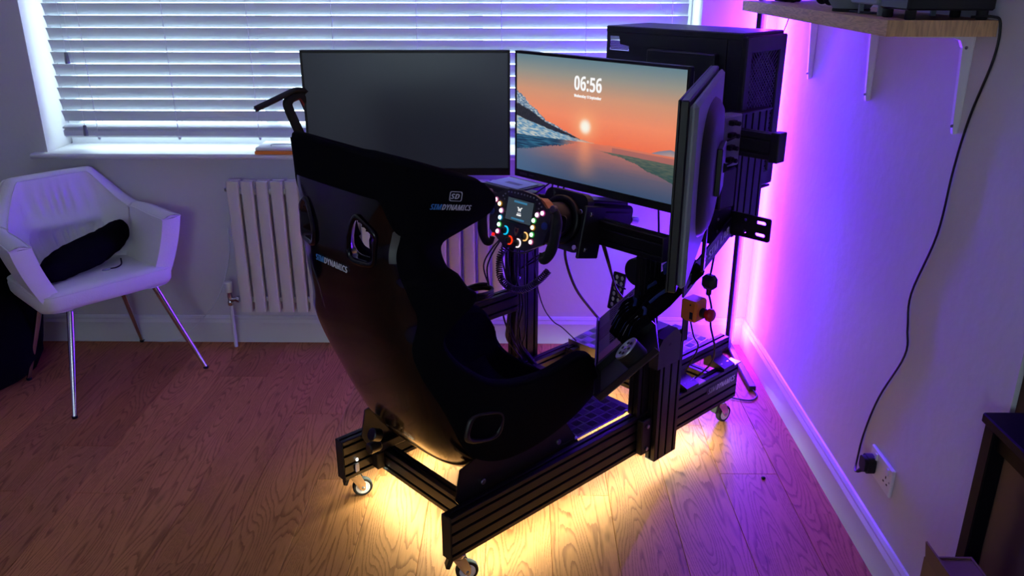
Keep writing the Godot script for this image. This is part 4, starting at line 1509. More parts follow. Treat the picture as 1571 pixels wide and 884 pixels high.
	part("front_boss", Shape.new().lathe([Vector2(0.0, 0.115), Vector2(0.03, 0.115), Vector2(0.045, 0.14), Vector2(0.055, 0.165), Vector2(0.058, 0.205)], 32, Transform3D(Basis(Vector3.RIGHT, -PI / 2), Vector3.ZERO), 1), M.black, m)
	part("face_ring", Shape.new().lathe([Vector2(0.058, 0.190), Vector2(0.062, 0.186), Vector2(0.076, 0.186), Vector2(0.08, 0.19), Vector2(0.08, 0.21)], 40, Transform3D(Basis(Vector3.RIGHT, -PI / 2), Vector3.ZERO), 1), M.blackplate, m)
	part("mount_face", Shape.new().prism(rounded(0.19, 0.19, 0.03), -0.235, -0.205), M.blackplate, m)
	for q in [[0.078, 0.04], [0.078, -0.075], [-0.078, 0.04], [-0.078, -0.075]]:
		part("mount_bolt", bolt(Vector3(q[0], q[1], -0.205), Vector3(0, 0, 1), 0.009, 0.012), M.chrome, m)
		part("mount_bolt", bolt(Vector3(q[0] + 0.026 * signf(q[0]), q[1] - 0.002, -0.222), Vector3(0, 0, 1), 0.009, 0.012), M.chrome, m)
	part("motor_body", Shape.new().prism(rounded(0.135, 0.135, 0.018), -0.48, -0.235), M.alu, m)
	part("motor_fin", Shape.new().box(Vector3(0, 0.071, -0.36), Vector3(0.10, 0.012, 0.22), 0.003).box(Vector3(0.0705, 0, -0.36), Vector3(0.008, 0.09, 0.22), 0.003), M.blackplate, m)
	part("side_plate", Shape.new().box(Vector3(0.103, -0.02, -0.235), Vector3(0.012, 0.17, 0.10), 0.003).box(Vector3(-0.103, -0.02, -0.235), Vector3(0.012, 0.17, 0.10), 0.003), M.blackplate, m)
	part("rear_plug", Shape.new().cyl(Vector3(0.06, 0.02, -0.48), Vector3(0.06, 0.02, -0.52), 0.012, 12, 0.002), M.steel, m)
	F = keep


# ---------- computer tower behind the screens ----------
func computer() -> void:
	var a0 := 1.2
	var a1 := 1.44
	var b0 := -0.545
	var b1 := 0.015
	var h0 := 0.935
	var h1 := 1.447
	var o := thing("computer_tower", "large black computer tower behind the lit monitor beside the corner lamp", "computer", R(1.32, h0, -0.265))
	var s := Shape.new()
	var bm := (b0 + b1) / 2
	var am := (a0 + a1) / 2
	s.box(R(am, h1 - 0.012, bm), Vector3(b1 - b0, 0.024, a1 - a0), 0.004)
	s.box(R(am, h0 + 0.012, bm), Vector3(b1 - b0, 0.024, a1 - a0), 0.004)
	s.box(R(am, (h0 + h1) / 2, b1 - 0.02), Vector3(0.012, h1 - h0 - 0.04, a1 - a0 - 0.01), 0.002)
	part("case", s, M.case, o)
	# side panels, each with a vent opening near the rear top
	for a in [a0 + 0.004, a1 - 0.004]:
		var pl := with_holes(PackedVector2Array([Vector2(b0 + 0.004, h0 + 0.02), Vector2(b1 - 0.06, h0 + 0.02), Vector2(b1 - 0.06, h1 - 0.018), Vector2(b0 + 0.004, h1 - 0.018)]), [PackedVector2Array([Vector2(b0 + 0.016, 1.365), Vector2(b0 + 0.105, 1.365), Vector2(b0 + 0.105, 1.382), Vector2(b0 + 0.065, 1.386), Vector2(b0 + 0.06, 1.412), Vector2(b0 + 0.018, 1.412)])])
		part("side_panel", Shape.new().prisms(pl, -0.002, 0.002, Transform3D(Basis.IDENTITY, R(a, 0, 0))), M.case, o)
	var gr := Shape.new()
	for k in 16:
		gr.box(R(a0 + 0.004, 1.389, b0 + 0.014 + k * 0.0062), Vector3(0.0016, 0.05, 0.002), 0.0, Basis(Vector3.BACK, 0.5))
		gr.box(R(a0 + 0.004, 1.389, b0 + 0.014 + k * 0.0062), Vector3(0.0016, 0.05, 0.002), 0.0, Basis(Vector3.BACK, -0.5))
	stuff(part("vent_grille", gr, M.case, o))
	part("corner_post", Shape.new().box(R(a0 + 0.012, (h0 + h1) / 2, b1 - 0.03), Vector3(0.058, h1 - h0 - 0.03, 0.022), 0.004).box(R(a1 - 0.012, (h0 + h1) / 2, b1 - 0.03), Vector3(0.05, h1 - h0 - 0.03, 0.022), 0.004), M.case, o)
	# a darker block standing proud of the side
	part("dust_filter", Shape.new().box(R(a0 - 0.012, 1.20, -0.205), Vector3(0.27, 0.36, 0.03), 0.004), M.black, o)
	# mesh front, facing the wall of light
	part("front_frame", Shape.new().box(R(am, h1 - 0.035, b1 + 0.004), Vector3(0.022, 0.05, a1 - a0 - 0.004), 0.004).box(R(am, h0 + 0.03, b1 + 0.004), Vector3(0.022, 0.05, a1 - a0 - 0.004), 0.004).box(R(a0 + 0.018, (h0 + h1) / 2, b1 + 0.004), Vector3(0.022, h1 - h0 - 0.02, 0.034), 0.004).box(R(a1 - 0.022, (h0 + h1) / 2, b1 + 0.004), Vector3(0.022, h1 - h0 - 0.02, 0.042), 0.004), M.case, o)
	var ms := Shape.new()
	var zz0 := h0 + 0.05
	var span := h1 - h0 - 0.105
	for k in 34:
		for sg in [-1, 1]:
			# diagonal strips clipped to the frame
			var c := -0.17 + span / 33 * k * 1.32 - 0.04
			var y0 := c
			var y1 := c + 0.165
			var w0 := 0.0
			var w1 := 0.165
			if y0 < 0:
				w0 = -y0
				y0 = 0.0
			if y1 > span:
				w1 -= y1 - span
				y1 = span
			if w1 - w0 < 0.01:
				continue
			var pa := R(a0 + 0.035 + (w0 if sg > 0 else 0.165 - w0), zz0 + y0, b1 + 0.008)
			var pb := R(a0 + 0.035 + (w1 if sg > 0 else 0.165 - w1), zz0 + y1, b1 + 0.008)
			var zd := (pb - pa).normalized()
			ms.box((pa + pb) / 2, Vector3(0.0016, 0.003, (pb - pa).length()), 0.0, Basis(Vector3(1, 0, 0), zd.cross(Vector3(1, 0, 0)), zd))
	stuff(part("front_mesh", ms, M.mesh, o))
	for k in 2:
		part("fan_ring", Shape.new().lathe([Vector2(0.058, 0.0), Vector2(0.068, 0.0), Vector2(0.068, 0.02), Vector2(0.058, 0.02), Vector2(0.058, 0.0)], 28, Transform3D(Basis(Vector3(0, 1, 0), Vector3(-1, 0, 0), Vector3(0, 0, 1)), R(a0 + 0.115, 1.31 - 0.14 * k, b1 - 0.003)), 1), M.black, o)
		part("fan_hub", Shape.new().cyl(R(a0 + 0.115, 1.31 - 0.14 * k, b1 - 0.02), R(a0 + 0.115, 1.31 - 0.14 * k, b1 - 0.006), 0.022, 18, 0.003), M.black, o)
	var sh := thing("tower_shelf", "black shelf plate that carries the computer tower behind the monitors", "shelf", R(1.32, 0.90, -0.265))
	part("plate", Shape.new().box(R(1.32, 0.929, -0.265), Vector3(0.57, 0.01, 0.25), 0.002), M.blackplate, sh)
	part("bearer", beam(R(1.20, 0.904, -0.02), R(1.20, 0.904, -0.56), 0.04, 0.04), M.alu, sh)


# ---------- laptop on its tray, gloves, cup ----------
func laptop() -> void:
	var inv := F.affine_inverse()
	var e1 := Vector3(-0.100, 0.0, 0.995).normalized()      # far to near along the front edge (room axes)
	var hp := Vector3(0.995, 0, 0.100)
	var an := deg_to_rad(46)
	var e2 := hp * cos(an) + Vector3.UP * sin(an)            # front edge to hinge
	var e3 := -hp * sin(an) + Vector3.UP * cos(an)           # out of the keys
	var keep := F
	F = Transform3D(Basis(e2, e3, e1), Vector3(0.276, 0.452, -2.795))   # x: up the slope, y: outward, z: toward the camera
	var t := thing("laptop_tray", "steeply tilted black tray bolted to the upright, holding the laptop", "tray", Vector3(0.12, -0.03, 0.3))
	part("tray_plate", Shape.new().box(Vector3(0.115, -0.028, 0.29), Vector3(0.235, 0.006, 0.60), 0.002), M.tray, t)
	part("front_lip", Shape.new().box(Vector3(-0.004, -0.014, 0.29), Vector3(0.006, 0.03, 0.60), 0.002), M.blackplate, t)
	part("near_lip", Shape.new().box(Vector3(0.115, -0.018, 0.588), Vector3(0.235, 0.02, 0.005), 0.002), M.blackplate, t)
	part("stop_bar", Shape.new().box(Vector3(0.115, -0.014, 0.395), Vector3(0.235, 0.026, 0.008), 0.002), M.blackplate, t)
	var l := thing("laptop", "open black laptop with island keys strapped on the tilted tray", "laptop", Vector3(0.11, -0.012, 0.195))
	part("base", Shape.new().box(Vector3(0.113, -0.0135, 0.195), Vector3(0.222, 0.02, 0.375), 0.004), M.lap, l)
	part("key_well", Shape.new().box(Vector3(0.112, -0.0034, 0.165), Vector3(0.112, 0.001, 0.29)), M.black, l)
	var rows := [[15, 0.0], [14, 0.0], [14, 0.003], [13, 0.006], [12, 0.009]]
	for r in 6:
		var n := 15
		for k in n:
			if r == 0 and k >= 5 and k < 10:
				continue
			var z := 0.03 + (k + 0.5) * 0.28 / n - 0.005
			part("key", Shape.new().box(Vector3(0.066 + 0.0185 * r, -0.0022, z), Vector3(0.0155, 0.003, 0.0155), 0.0012), M.key, l)
	part("space_bar", Shape.new().box(Vector3(0.066, -0.0022, 0.025 + 0.14), Vector3(0.0155, 0.003, 0.09), 0.0012), M.key, l)
	part("power_button", Shape.new().cyl(Vector3(0.205, -0.0035, 0.02), Vector3(0.205, -0.0015, 0.02), 0.004, 12), M.brass, l)
	part("touch_pad", Shape.new().box(Vector3(0.03, -0.0033, 0.165), Vector3(0.05, 0.0008, 0.10)), M.black, l)
	part("red_reflection", Shape.new().box(Vector3(0.075, -0.0033, 0.347), Vector3(0.13, 0.0008, 0.06)), M.redreflect, l, "reddish reflection painted on the deck beside the keys")  # red reflection laid on the deck as a coloured plate
	var lid := Basis(Vector3.BACK, deg_to_rad(16))
	part("lid", Shape.new().box(Vector3(0.226, -0.006, 0.195) + lid * Vector3(0.115, 0, 0), Vector3(0.23, 0.007, 0.375), 0.003, lid), M.lap, l)
	part("lid_screen", Shape.new().box(Vector3(0.226, -0.006, 0.195) + lid * Vector3(0.115, 0.004, 0), Vector3(0.205, 0.001, 0.35), 0.0, lid), M.gloss, l)
	part("hinge", Shape.new().cyl(Vector3(0.226, -0.008, 0.03), Vector3(0.226, -0.008, 0.36), 0.006, 10), M.black, l)
	# round tub standing on the near end of the tray
	var c := Vector3(0.155, -0.024, 0.54)
	var cup := thing("round_tub", "black round tub with a patterned silver lid on the laptop tray", "tub", c)
	part("tub_body", Shape.new().lathe([Vector2(0, 0), Vector2(0.036, 0), Vector2(0.040, 0.006), Vector2(0.041, 0.045), Vector2(0.0415, 0.05)], 32, Transform3D(Basis.IDENTITY, c), 1), M.rubber, cup)
	var ld := part("lid", Shape.new().lathe([Vector2(0.0415, 0.05), Vector2(0.041, 0.054), Vector2(0.038, 0.0555), Vector2(0.034, 0.053), Vector2(0, 0.053)], 32, Transform3D(Basis.IDENTITY, c), 1), M.steel, cup, "silver lid")
	for k in 6:
		var w := TAU * k / 6
		part("lid_stud", Shape.new().cyl(c + Vector3(cos(w) * 0.022, 0.053, sin(w) * 0.022), c + Vector3(cos(w) * 0.022, 0.0555, sin(w) * 0.022), 0.0055, 10, 0.001), M.black, ld)
	part("lid_stud", Shape.new().cyl(c + Vector3(0, 0.053, 0), c + Vector3(0, 0.0555, 0), 0.008, 12, 0.001), M.chrome, ld)
	# gloves lying over keyboard and bracket
	glove("glove", "black and blue glove draped palm down over the laptop keys", Transform3D(Basis(Vector3.UP, 0.0), Vector3(0.215, 0.022, 0.325)).scaled_local(Vector3(1.3, 1.3, 1.3)), 1)
	glove("glove", "second black and blue glove lying under the first, beside the silver lid", Transform3D(Basis(Vector3.UP, 0.10), Vector3(0.235, 0.006, 0.412)).scaled_local(Vector3(1.3, 1.3, 1.3)), -1)
	F = keep


func glove(called: String, label: String, X: Transform3D, hand: int) -> void:
	# x runs from finger tips (negative) to the cuff; y up from what it lies on
	var keep := F
	F = F * X
	var o := thing(called, label, "glove", Vector3.ZERO, "driving gloves on the laptop tray")
	var s := Shape.new()
	var rows := []
	for q in [[-0.012, 0.036, 0.010], [0.0, 0.042, 0.013], [0.03, 0.046, 0.016], [0.06, 0.045, 0.018], [0.085, 0.038, 0.018], [0.105, 0.034, 0.018], [0.13, 0.038, 0.019], [0.165, 0.043, 0.019], [0.172, 0.040, 0.015]]:
		var ring := []
		for k in 20:
			var w := TAU * k / 20
			var cz := signf(cos(w)) * pow(absf(cos(w)), 0.8)
			ring.append(Vector3(q[0], 0.014 + sin(w) * q[2] + 0.10 * maxf(q[0] - 0.06, 0.0) * 0.3, cz * q[1]))
		rows.append(ring)
	s.grid(rows, true, true)
	s.fan(rows[0], Vector3(-0.014, 0.014, 0), false, 0)
	s.fan(rows[-1], Vector3(0.172, 0.016, 0), true, 0)
	part("palm", s, M.velour, o)
	for k in 4:
		var z0 := (-0.031 + 0.0205 * k) * hand
		var L: float = [0.062, 0.078, 0.084, 0.074][k]
		var out := (-0.045 + 0.03 * k) * hand * 0.35
		var P := smooth([Vector3(0.004, 0.014, z0), Vector3(-L * 0.4, 0.020, z0 + out * 0.5), Vector3(-L * 0.75, 0.013, z0 + out * 0.9), Vector3(-L, 0.006, z0 + out * 1.1), Vector3(-L - 0.006, 0.004, z0 + out * 1.12)], 4)
		var rad := []
		for j in P.size():
			rad.append(0.0122 - 0.002 * j / P.size() if j < P.size() - 3 else [0.008, 0.006, 0.0015][j - P.size() + 3])
		var fg := part("finger", Shape.new().tube(P, rad, 10), M.velour, o)
		part("finger_seam", Shape.new().tube([P[2] + Vector3(0, 0.0122, 0), P[6] + Vector3(0, 0.0116, 0), P[10] + Vector3(0, 0.0108, 0)], 0.0012, 5), M.grey if k == 1 else M.blueglove, fg)
	var T := smooth([Vector3(0.06, 0.012, 0.036 * hand), Vector3(0.03, 0.012, 0.056 * hand), Vector3(0.0, 0.010, 0.066 * hand), Vector3(-0.022, 0.008, 0.066 * hand), Vector3(-0.03, 0.007, 0.065 * hand)], 4)
	var tr := []
	for j in T.size():
		tr.append(0.013 - 0.003 * j / T.size() if j < T.size() - 2 else [0.007, 0.0015][j - T.size() + 2])
	part("thumb", Shape.new().tube(T, tr, 10), M.velour, o)
	part("knuckle_patch", Shape.new().tube(smooth([Vector3(0.004, 0.026, -0.032), Vector3(0.012, 0.0295, -0.016), Vector3(0.01, 0.031, 0.0), Vector3(0.012, 0.0295, 0.016), Vector3(0.004, 0.026, 0.032)], 4), 0.004, 8), M.blueglove, o)
	part("back_stripe", Shape.new().tube(smooth([Vector3(0.03, 0.031, 0.004), Vector3(0.055, 0.033, 0.012), Vector3(0.08, 0.0335, 0.024)], 5), 0.0045, 8), M.blueglove, o)
	part("cuff_strap", Shape.new().box(Vector3(0.125, 0.0365, 0.0), Vector3(0.034, 0.005, 0.062), 0.002), M.blueglove, o)
	F = keep


# ---------- small things on the rig ----------
func small_rig_things() -> void:
	# plastic mount between tray and upright
	var mb := thing("tray_bracket", "moulded black bracket joining the laptop tray to the slotted upright", "bracket", R(0.865, 0.47, 0.05))
	part("body", Shape.new().prism(PackedVector2Array([Vector2(0, 0), Vector2(0.115, 0), Vector2(0.115, 0.09), Vector2(0.09, 0.12), Vector2(0.02, 0.10), Vector2(0, 0.075)]), 0, 0.035, Transform3D(Basis(Vector3(0, 0, -1), Vector3.UP, Vector3(1, 0, 0)), R(0.785, 0.452, 0.041))), M.tray, mb)
	part("arm", Shape.new().box(R(0.845, 0.535, -0.02), Vector3(0.12, 0.06, 0.10), 0.004), M.blackplate, mb)
	part("emblem", Shape.new().prism(PackedVector2Array([Vector2(-0.008, -0.003), Vector2(0.008, -0.003), Vector2(0.002, 0.004), Vector2(-0.001, 0.001)]), 0, 0.001, Transform3D(Basis(Vector3(0, 0, -1), Vector3.UP, Vector3(1, 0, 0)), R(0.843, 0.525, 0.076))), M.black, mb)
	# emergency stop
	var es := thing("emergency_stop", "orange emergency stop box with a red mushroom button beside the gloves", "emergency stop", R(1.0, 0.58, 0.05))
	part("box", Shape.new().box(R(0.978, 0.605, 0.062), Vector3(0.06, 0.072, 0.064), 0.006), M.estop, es)
	part("collar", Shape.new().cyl(R(0.978, 0.60, 0.092), R(0.978, 0.60, 0.108), 0.016, 20, 0.002), M.black, es)
	part("button", Shape.new().lathe([Vector2(0.0, 0), Vector2(0.012, 0), Vector2(0.012, 0.008), Vector2(0.021, 0.012), Vector2(0.022, 0.024), Vector2(0.017, 0.03), Vector2(0, 0.031)], 24, Transform3D(Basis(Vector3(0, -1, 0), Vector3(1, 0, 0), Vector3(0, 0, 1)), R(0.978, 0.60, 0.106)), 1), M.red, es)
	part("slot", Shape.new().box(R(0.9455, 0.592, 0.075), Vector3(0.012, 0.024, 0.002), 0.0005), M.black, es)
	part("mount", Shape.new().box(R(0.962, 0.545, 0.045), Vector3(0.005, 0.11, 0.03), 0.001), M.blackplate, es)
	part("screw", Shape.new().cyl(R(0.946, 0.628, 0.07), R(0.944, 0.628, 0.07), 0.003, 8), M.black, es)
	var wp := thing("wall_plug", "black plug with cable hanging under the screen arm beside the bright lamp", "plug", R(1.06, 0.64, 0.06))
	part("plug_body", Shape.new().box(R(1.06, 0.675, 0.06), Vector3(0.05, 0.05, 0.04), 0.012).box(R(1.06, 0.643, 0.06), Vector3(0.016, 0.03, 0.016), 0.004), M.rubber, wp)
	part("plug_lead", Shape.new().tube(smooth([R(1.06, 0.695, 0.06), R(1.065, 0.74, 0.062), R(1.08, 0.79, 0.058), R(1.10, 0.83, 0.045)], 4), 0.0035, 6), M.cableblack, wp)
	# power strip and its plugs, adapter, red block behind the edge-on monitor
	var ps := thing("power_strip", "grey power strip with black plugs mounted upright behind the edge-on monitor", "power strip", R(1.09, 1.06, 0.045))
	part("strip_body", Shape.new().box(R(1.09, 1.135, 0.05), Vector3(0.05, 0.16, 0.10), 0.004), M.silverback, ps)
	for k in 4:
		var h := 1.195 - 0.038 * k
		part("plug", Shape.new().box(R(1.075, h, 0.083), Vector3(0.018, 0.016, 0.028), 0.003).cyl(R(1.075, h, 0.09), R(1.075, h, 0.108), 0.007, 12, 0.001), M.rubber, ps)
		if k % 2 == 1:
			part("plug_lead", Shape.new().tube(smooth([R(1.075, h, 0.10), R(1.04, h - 0.006, 0.10), R(1.02, h - 0.02, 0.07)], 4), 0.003, 6), M.rubber, ps)
	var ad := thing("power_adapter", "dark box-shaped power adapter hanging below the grey power strip", "adapter", R(1.09, 0.92, 0.05))
	part("adapter_body", Shape.new().box(R(1.09, 0.985, 0.05), Vector3(0.055, 0.13, 0.085), 0.005), M.blackplate, ad)
	var bp := part("back_plate", Shape.new().box(R(1.115, 0.90, 0.015), Vector3(0.07, 0.20, 0.10), 0.002), M.blackplate, ad)
	for q in [0.84, 0.88, 0.93]:
		part("bolt", bolt(R(1.09, q, 0.05), Vector3(1, 0, 0), 0.005, 0.004), M.steel, bp)
	var rc := thing("red_block", "small red block behind the edge-on monitor next to the power strip", "clamp", R(0.96, 1.02, 0.10))
	part("block", Shape.new().box(R(0.96, 1.045, 0.10), Vector3(0.04, 0.055, 0.03), 0.004), M.red, rc)
	part("block_prong", Shape.new().box(R(0.945, 1.082, 0.10), Vector3(0.035, 0.014, 0.012), 0.002).box(R(0.975, 1.082, 0.10), Vector3(0.035, 0.014, 0.012), 0.002), M.red, rc)
	# pedals
	var pd := thing("pedal_set", "set of perforated pedals on a silver tread plate in front of the seat", "pedals", R(1.2, 0.28, -0.3))
	var pt := Basis(Vector3.RIGHT, 0.08)
	var pp := part("pedal_plate", Shape.new().box(R(1.22, 0.285, -0.34), Vector3(0.40, 0.005, 0.36), 0.001, pt).box(R(1.041, 0.263, -0.34), Vector3(0.40, 0.04, 0.004), 0.001, pt), M.treadsilver, pd)
	part("tread", tread(R(1.22, 0.288, -0.34), 0.40, 0.36, pt), M.treadsilver, pp).set_meta("kind", "stuff")
	for q in [[-0.455, 0.0], [-0.335, 0.0]]:
		var holes := []
		for i in 2:
			for j in 6:
				holes.append(moved(rounded(0.019, 0.019, 0.0094, 4), Vector2(-0.013 + 0.026 * i, -0.055 + 0.022 * j)))
		var face := with_holes(rounded(0.062, 0.15, 0.006), holes)
		var X := Transform3D(Basis(Vector3.RIGHT, -0.22), R(1.22 + q[1], 0.455, q[0]))
		var f := part("pedal_face", Shape.new().prisms(face, -0.003, 0.003, X), M.blackplate, pd)
		part("pedal_pad", Shape.new().prism(rounded(0.056, 0.144, 0.006), -0.008, -0.004, X), M.white, f)
		part("pedal_arm", Shape.new().tube([X * Vector3(0, 0.02, -0.012), X * Vector3(0, -0.08, -0.02), R(1.26 + q[1], 0.30, q[0])], [0.012, 0.013, 0.016], 8), M.steel, pd)
		part("pedal_damper", Shape.new().cyl(R(1.25 + q[1], 0.33, q[0]), R(1.34, 0.31, q[0]), 0.016, 14, 0.003), M.black, pd)
		part("pedal_base", Shape.new().box(R(1.28, 0.30, q[0]), Vector3(0.05, 0.03, 0.14), 0.003), M.steel, pd)
	part("connector", Shape.new().box(R(1.19, 0.305, -0.50), Vector3(0.04, 0.02, 0.03), 0.004), M.white, pd)
	# box with a sheet of paper at the end of the wheel deck
	var bx := thing("control_box", "dark box on the wheel deck below the two upright monitors", "box", R(0.91, 0.80, -0.72))
	part("box_body", Shape.new().box(R(0.915, 0.845, -0.72), Vector3(0.19, 0.09, 0.15), 0.004), M.blackplate, bx)
	var sp := thing("paper_sheet", "pale printed card lying on the dark box under the monitors", "paper", R(0.91, 0.89, -0.72))
	part("sheet", Shape.new().box(R(0.915, 0.8912, -0.725), Vector3(0.16, 0.0016, 0.11)), mat(rgb(186, 200, 214), 0.6), sp)
	part("printed_bar", Shape.new().box(R(0.91, 0.8923, -0.715), Vector3(0.075, 0.0005, 0.022)), M.grey, sp)
	# headphones on a hook at the back of the blank monitor
	var hk := thing("hook", "flat black hook sticking out beside the blank monitor", "hook", R(0.26, 1.24, -1.13))
	var hp := smooth([R(0.13, 1.198, -1.14), R(0.20, 1.222, -1.135), R(0.262, 1.243, -1.13), R(0.285, 1.247, -1.13), R(0.33, 1.238, -1.145), R(0.37, 1.225, -1.16)], 5)
	part("hook_bar", Shape.new().tube(hp, 0.0105, 4), M.black, hk)
	var hd := thing("headphones", "black headphones with a red-lined band hanging beside the blank monitor", "headphones", R(0.3, 1.0, -1.15))
	var band := smooth([R(0.33, 0.98, -1.135), R(0.29, 1.085, -1.135), R(0.25, 1.19, -1.135), R(0.255, 1.215, -1.137), R(0.275, 1.228, -1.14), R(0.31, 1.225, -1.15), R(0.345, 1.16, -1.165), R(0.385, 1.05, -1.18), R(0.41, 0.98, -1.185)], 6)
	part("band", Shape.new().tube(band, 0.017, 12, 0.8), M.rubber, hd)
	var lin := []
	for k in range(2, band.size() - 2):
		lin.append(band[k] + (R(0.345, 1.08, -1.15) - band[k]).normalized() * 0.012 + Vector3(0.005, 0, 0.006))
	part("band_lining", Shape.new().tube(lin, 0.008, 8, 0.6), mat(rgb(120, 26, 22), 0.7), hd, "red lining of the band")
	for q in [[0.335, 0.955, -1.135], [0.415, 0.955, -1.185]]:
		part("ear_cup", Shape.new().cyl(R(q[0] - 0.012, q[1], q[2]), R(q[0] + 0.012, q[1], q[2]), 0.042, 24, 0.006), M.rubber, hd)
	# loop of black hose lying on the side beam
	var hl := []
	for k in 60:
		var w := TAU * k / 20.0
		hl.append(R(0.60 + cos(w) * 0.055, 0.572 + 0.0045 * k / 10.0, -0.565 + sin(w) * 0.04))
	tag(part("coiled_lead", Shape.new().tube(hl, 0.0055, 6), M.cableblack), "coil of black lead lying on the side beam behind the seat shoulder", "cable")


func cables() -> void:
	var g := "loose black leads round the left upright"
	var y := 0.83
	for k in 9:
		var b := -0.60 + 0.012 * k
		var a := 0.765 - 0.004 * (k % 4)
		var w := rng.randf_range(-0.02, 0.02)
		var e := rng.randf_range(-0.03, 0.03)
		cable("hanging_lead", "thin black lead of the bundle hanging down the left wheel upright", [R(a + 0.04, y, b + 0.03), R(a, 0.74, b + w * 0.5), R(a - 0.01, 0.64 + e, b + w), R(a, 0.52, b - w * 0.6 + 0.01), R(a - 0.006, 0.42 + e, b + w), R(a + 0.01, 0.34, b + e), R(a + 0.04, 0.27, b + 0.04 + e)], rng.randf_range(0.0022, 0.0038), M.cableblack, g)
	# curly cable from the wheel base
	var pts := smooth([R(0.74, 0.72, -0.575), R(0.72, 0.68, -0.585), R(0.70, 0.615, -0.56), R(0.70, 0.59, -0.50), R(0.71, 0.605, -0.44), R(0.73, 0.645, -0.395), R(0.745, 0.68, -0.37)], 6)
	var arc := [0.0]
	for k in range(1, pts.size()):
		arc.append(arc[-1] + pts[k].distance_to(pts[k - 1]))
	var coil := []
	var turns := 46
	for k in turns * 10 + 1:
		var d: float = arc[-1] * k / (turns * 10.0)
		var i := 0
		while i < pts.size() - 2 and arc[i + 1] < d:
			i += 1
		var p: Vector3 = pts[i].lerp(pts[i + 1], (d - arc[i]) / (arc[i + 1] - arc[i]))
		var t: Vector3 = (pts[i + 1] - pts[i]).normalized()
		var s := t.cross(Vector3(0.3, 0.2, 0.9)).normalized()
		var n := t.cross(s)
		var w := TAU * k / 10.0
		coil.append(p + (s * cos(w) + n * sin(w)) * 0.011)
	tag(part("curly_cable", Shape.new().tube(coil, 0.0026, 5), M.cableblack), "black curly cable looping below the steering wheel", "cable")
	cable("wheel_lead", "thin lead looping from below the steering wheel's left grip", [R(0.60, 0.84, -0.45), R(0.61, 0.79, -0.455), R(0.64, 0.755, -0.44), R(0.70, 0.745, -0.42), R(0.76, 0.78, -0.40)], 0.0028, M.cableblack)
	cable("power_lead", "thick black power lead sagging from the wheel base toward the pedal plate", [R(0.80, 0.80, -0.34), R(0.84, 0.70, -0.38), R(0.92, 0.56, -0.40), R(1.02, 0.44, -0.40), R(1.08, 0.36, -0.38), R(1.10, 0.29, -0.37)], 0.0055, M.cableblack)
	for k in 3:
		cable("tied_lead", "black lead tied with others, hanging from the wheel base toward the pedals", [R(0.86, 0.80, -0.245 + 0.006 * k), R(0.92, 0.70, -0.26 + 0.004 * k), R(1.0, 0.58, -0.285), R(1.05, 0.52, -0.30 + 0.006 * k), R(1.10, 0.44, -0.30 + 0.012 * k), R(1.15, 0.40, -0.29 + 0.012 * k)], 0.0036, M.cableblack, "leads tied together under the wheel deck")
	tag(part("cable_tie", Shape.new().tube([R(1.0, 0.59, -0.28), R(1.0, 0.585, -0.265), R(0.995, 0.585, -0.235)], 0.003, 6), M.rubber), "cable tie round the leads below the wheel deck", "cable tie")
	cable("thin_lead", "thin black lead wandering from the left upright down to the pedal plate", [R(0.80, 0.70, -0.50), R(0.83, 0.56, -0.505), R(0.86, 0.47, -0.50), R(0.90, 0.41, -0.49), R(0.95, 0.37, -0.49), R(1.04, 0.285, -0.50)], 0.0024, M.cableblack)
	for k in 3:
		cable("screen_lead", "black lead drooping under the lower edge of the lit monitor", [R(0.93, 0.96, -0.53 + 0.03 * k), R(0.93, 0.90, -0.54 + 0.026 * k), R(0.90, 0.85, -0.56 + 0.02 * k), R(0.86, 0.81, -0.58)], 0.0032, M.cableblack, "leads under the lit monitor")
	cable("screen_lead", "long black lead crossing from the left upright to the lit monitor's lower edge", [R(0.80, 0.86, -0.60), R(0.84, 0.875, -0.57), R(0.90, 0.93, -0.52), R(0.93, 0.97, -0.48)], 0.0028, M.cableblack)
	for k in 2:
		cable("crossing_lead", "black lead running down left from the wheel base to the upright", [R(0.82, 0.79, -0.33 + 0.02 * k), R(0.80, 0.74, -0.40), R(0.79, 0.69, -0.46 - 0.02 * k), R(0.79, 0.63, -0.55)], 0.0028, M.cableblack, "leads between wheel base and left upright")
	cable("vertical_lead", "black lead hanging straight down under the right of the lit monitor", [R(0.95, 0.97, -0.09), R(0.955, 0.90, -0.085), R(0.96, 0.80, -0.08)], 0.0032, M.cableblack)
	for k in 2:
		cable("beam_lead", "black lead arching behind the side beam before the radiator", [R(0.80, 0.74, -0.64), R(0.76, 0.68, -0.66 - 0.015 * k), R(0.73, 0.62, -0.665 - 0.02 * k), R(0.715, 0.56, -0.64)], 0.003, M.cableblack, "leads behind the side beam")
	cable("stop_lead", "dark lead hanging from the plug past the emergency stop button", [R(1.06, 0.635, 0.06), R(1.07, 0.58, 0.07), R(1.05, 0.53, 0.085), R(1.08, 0.44, 0.09), R(1.11, 0.36, 0.06), R(1.10, 0.29, 0.01)], 0.0035, M.cableblack)
	cable("stop_lead", "thin dark lead dropping below the emergency stop box", [R(0.978, 0.57, 0.05), R(1.0, 0.50, 0.055), R(1.04, 0.44, 0.05), R(1.05, 0.33, 0.0)], 0.0028, M.cableblack)
	cable("floor_lead", "thin dark lead curling on the floor beside the right upright", [R(1.02, 0.10, -0.16), R(0.98, 0.02, -0.20), R(0.93, 0.006, -0.19), R(0.92, 0.006, -0.13), R(0.96, 0.006, -0.08)], 0.003, M.cableblack)


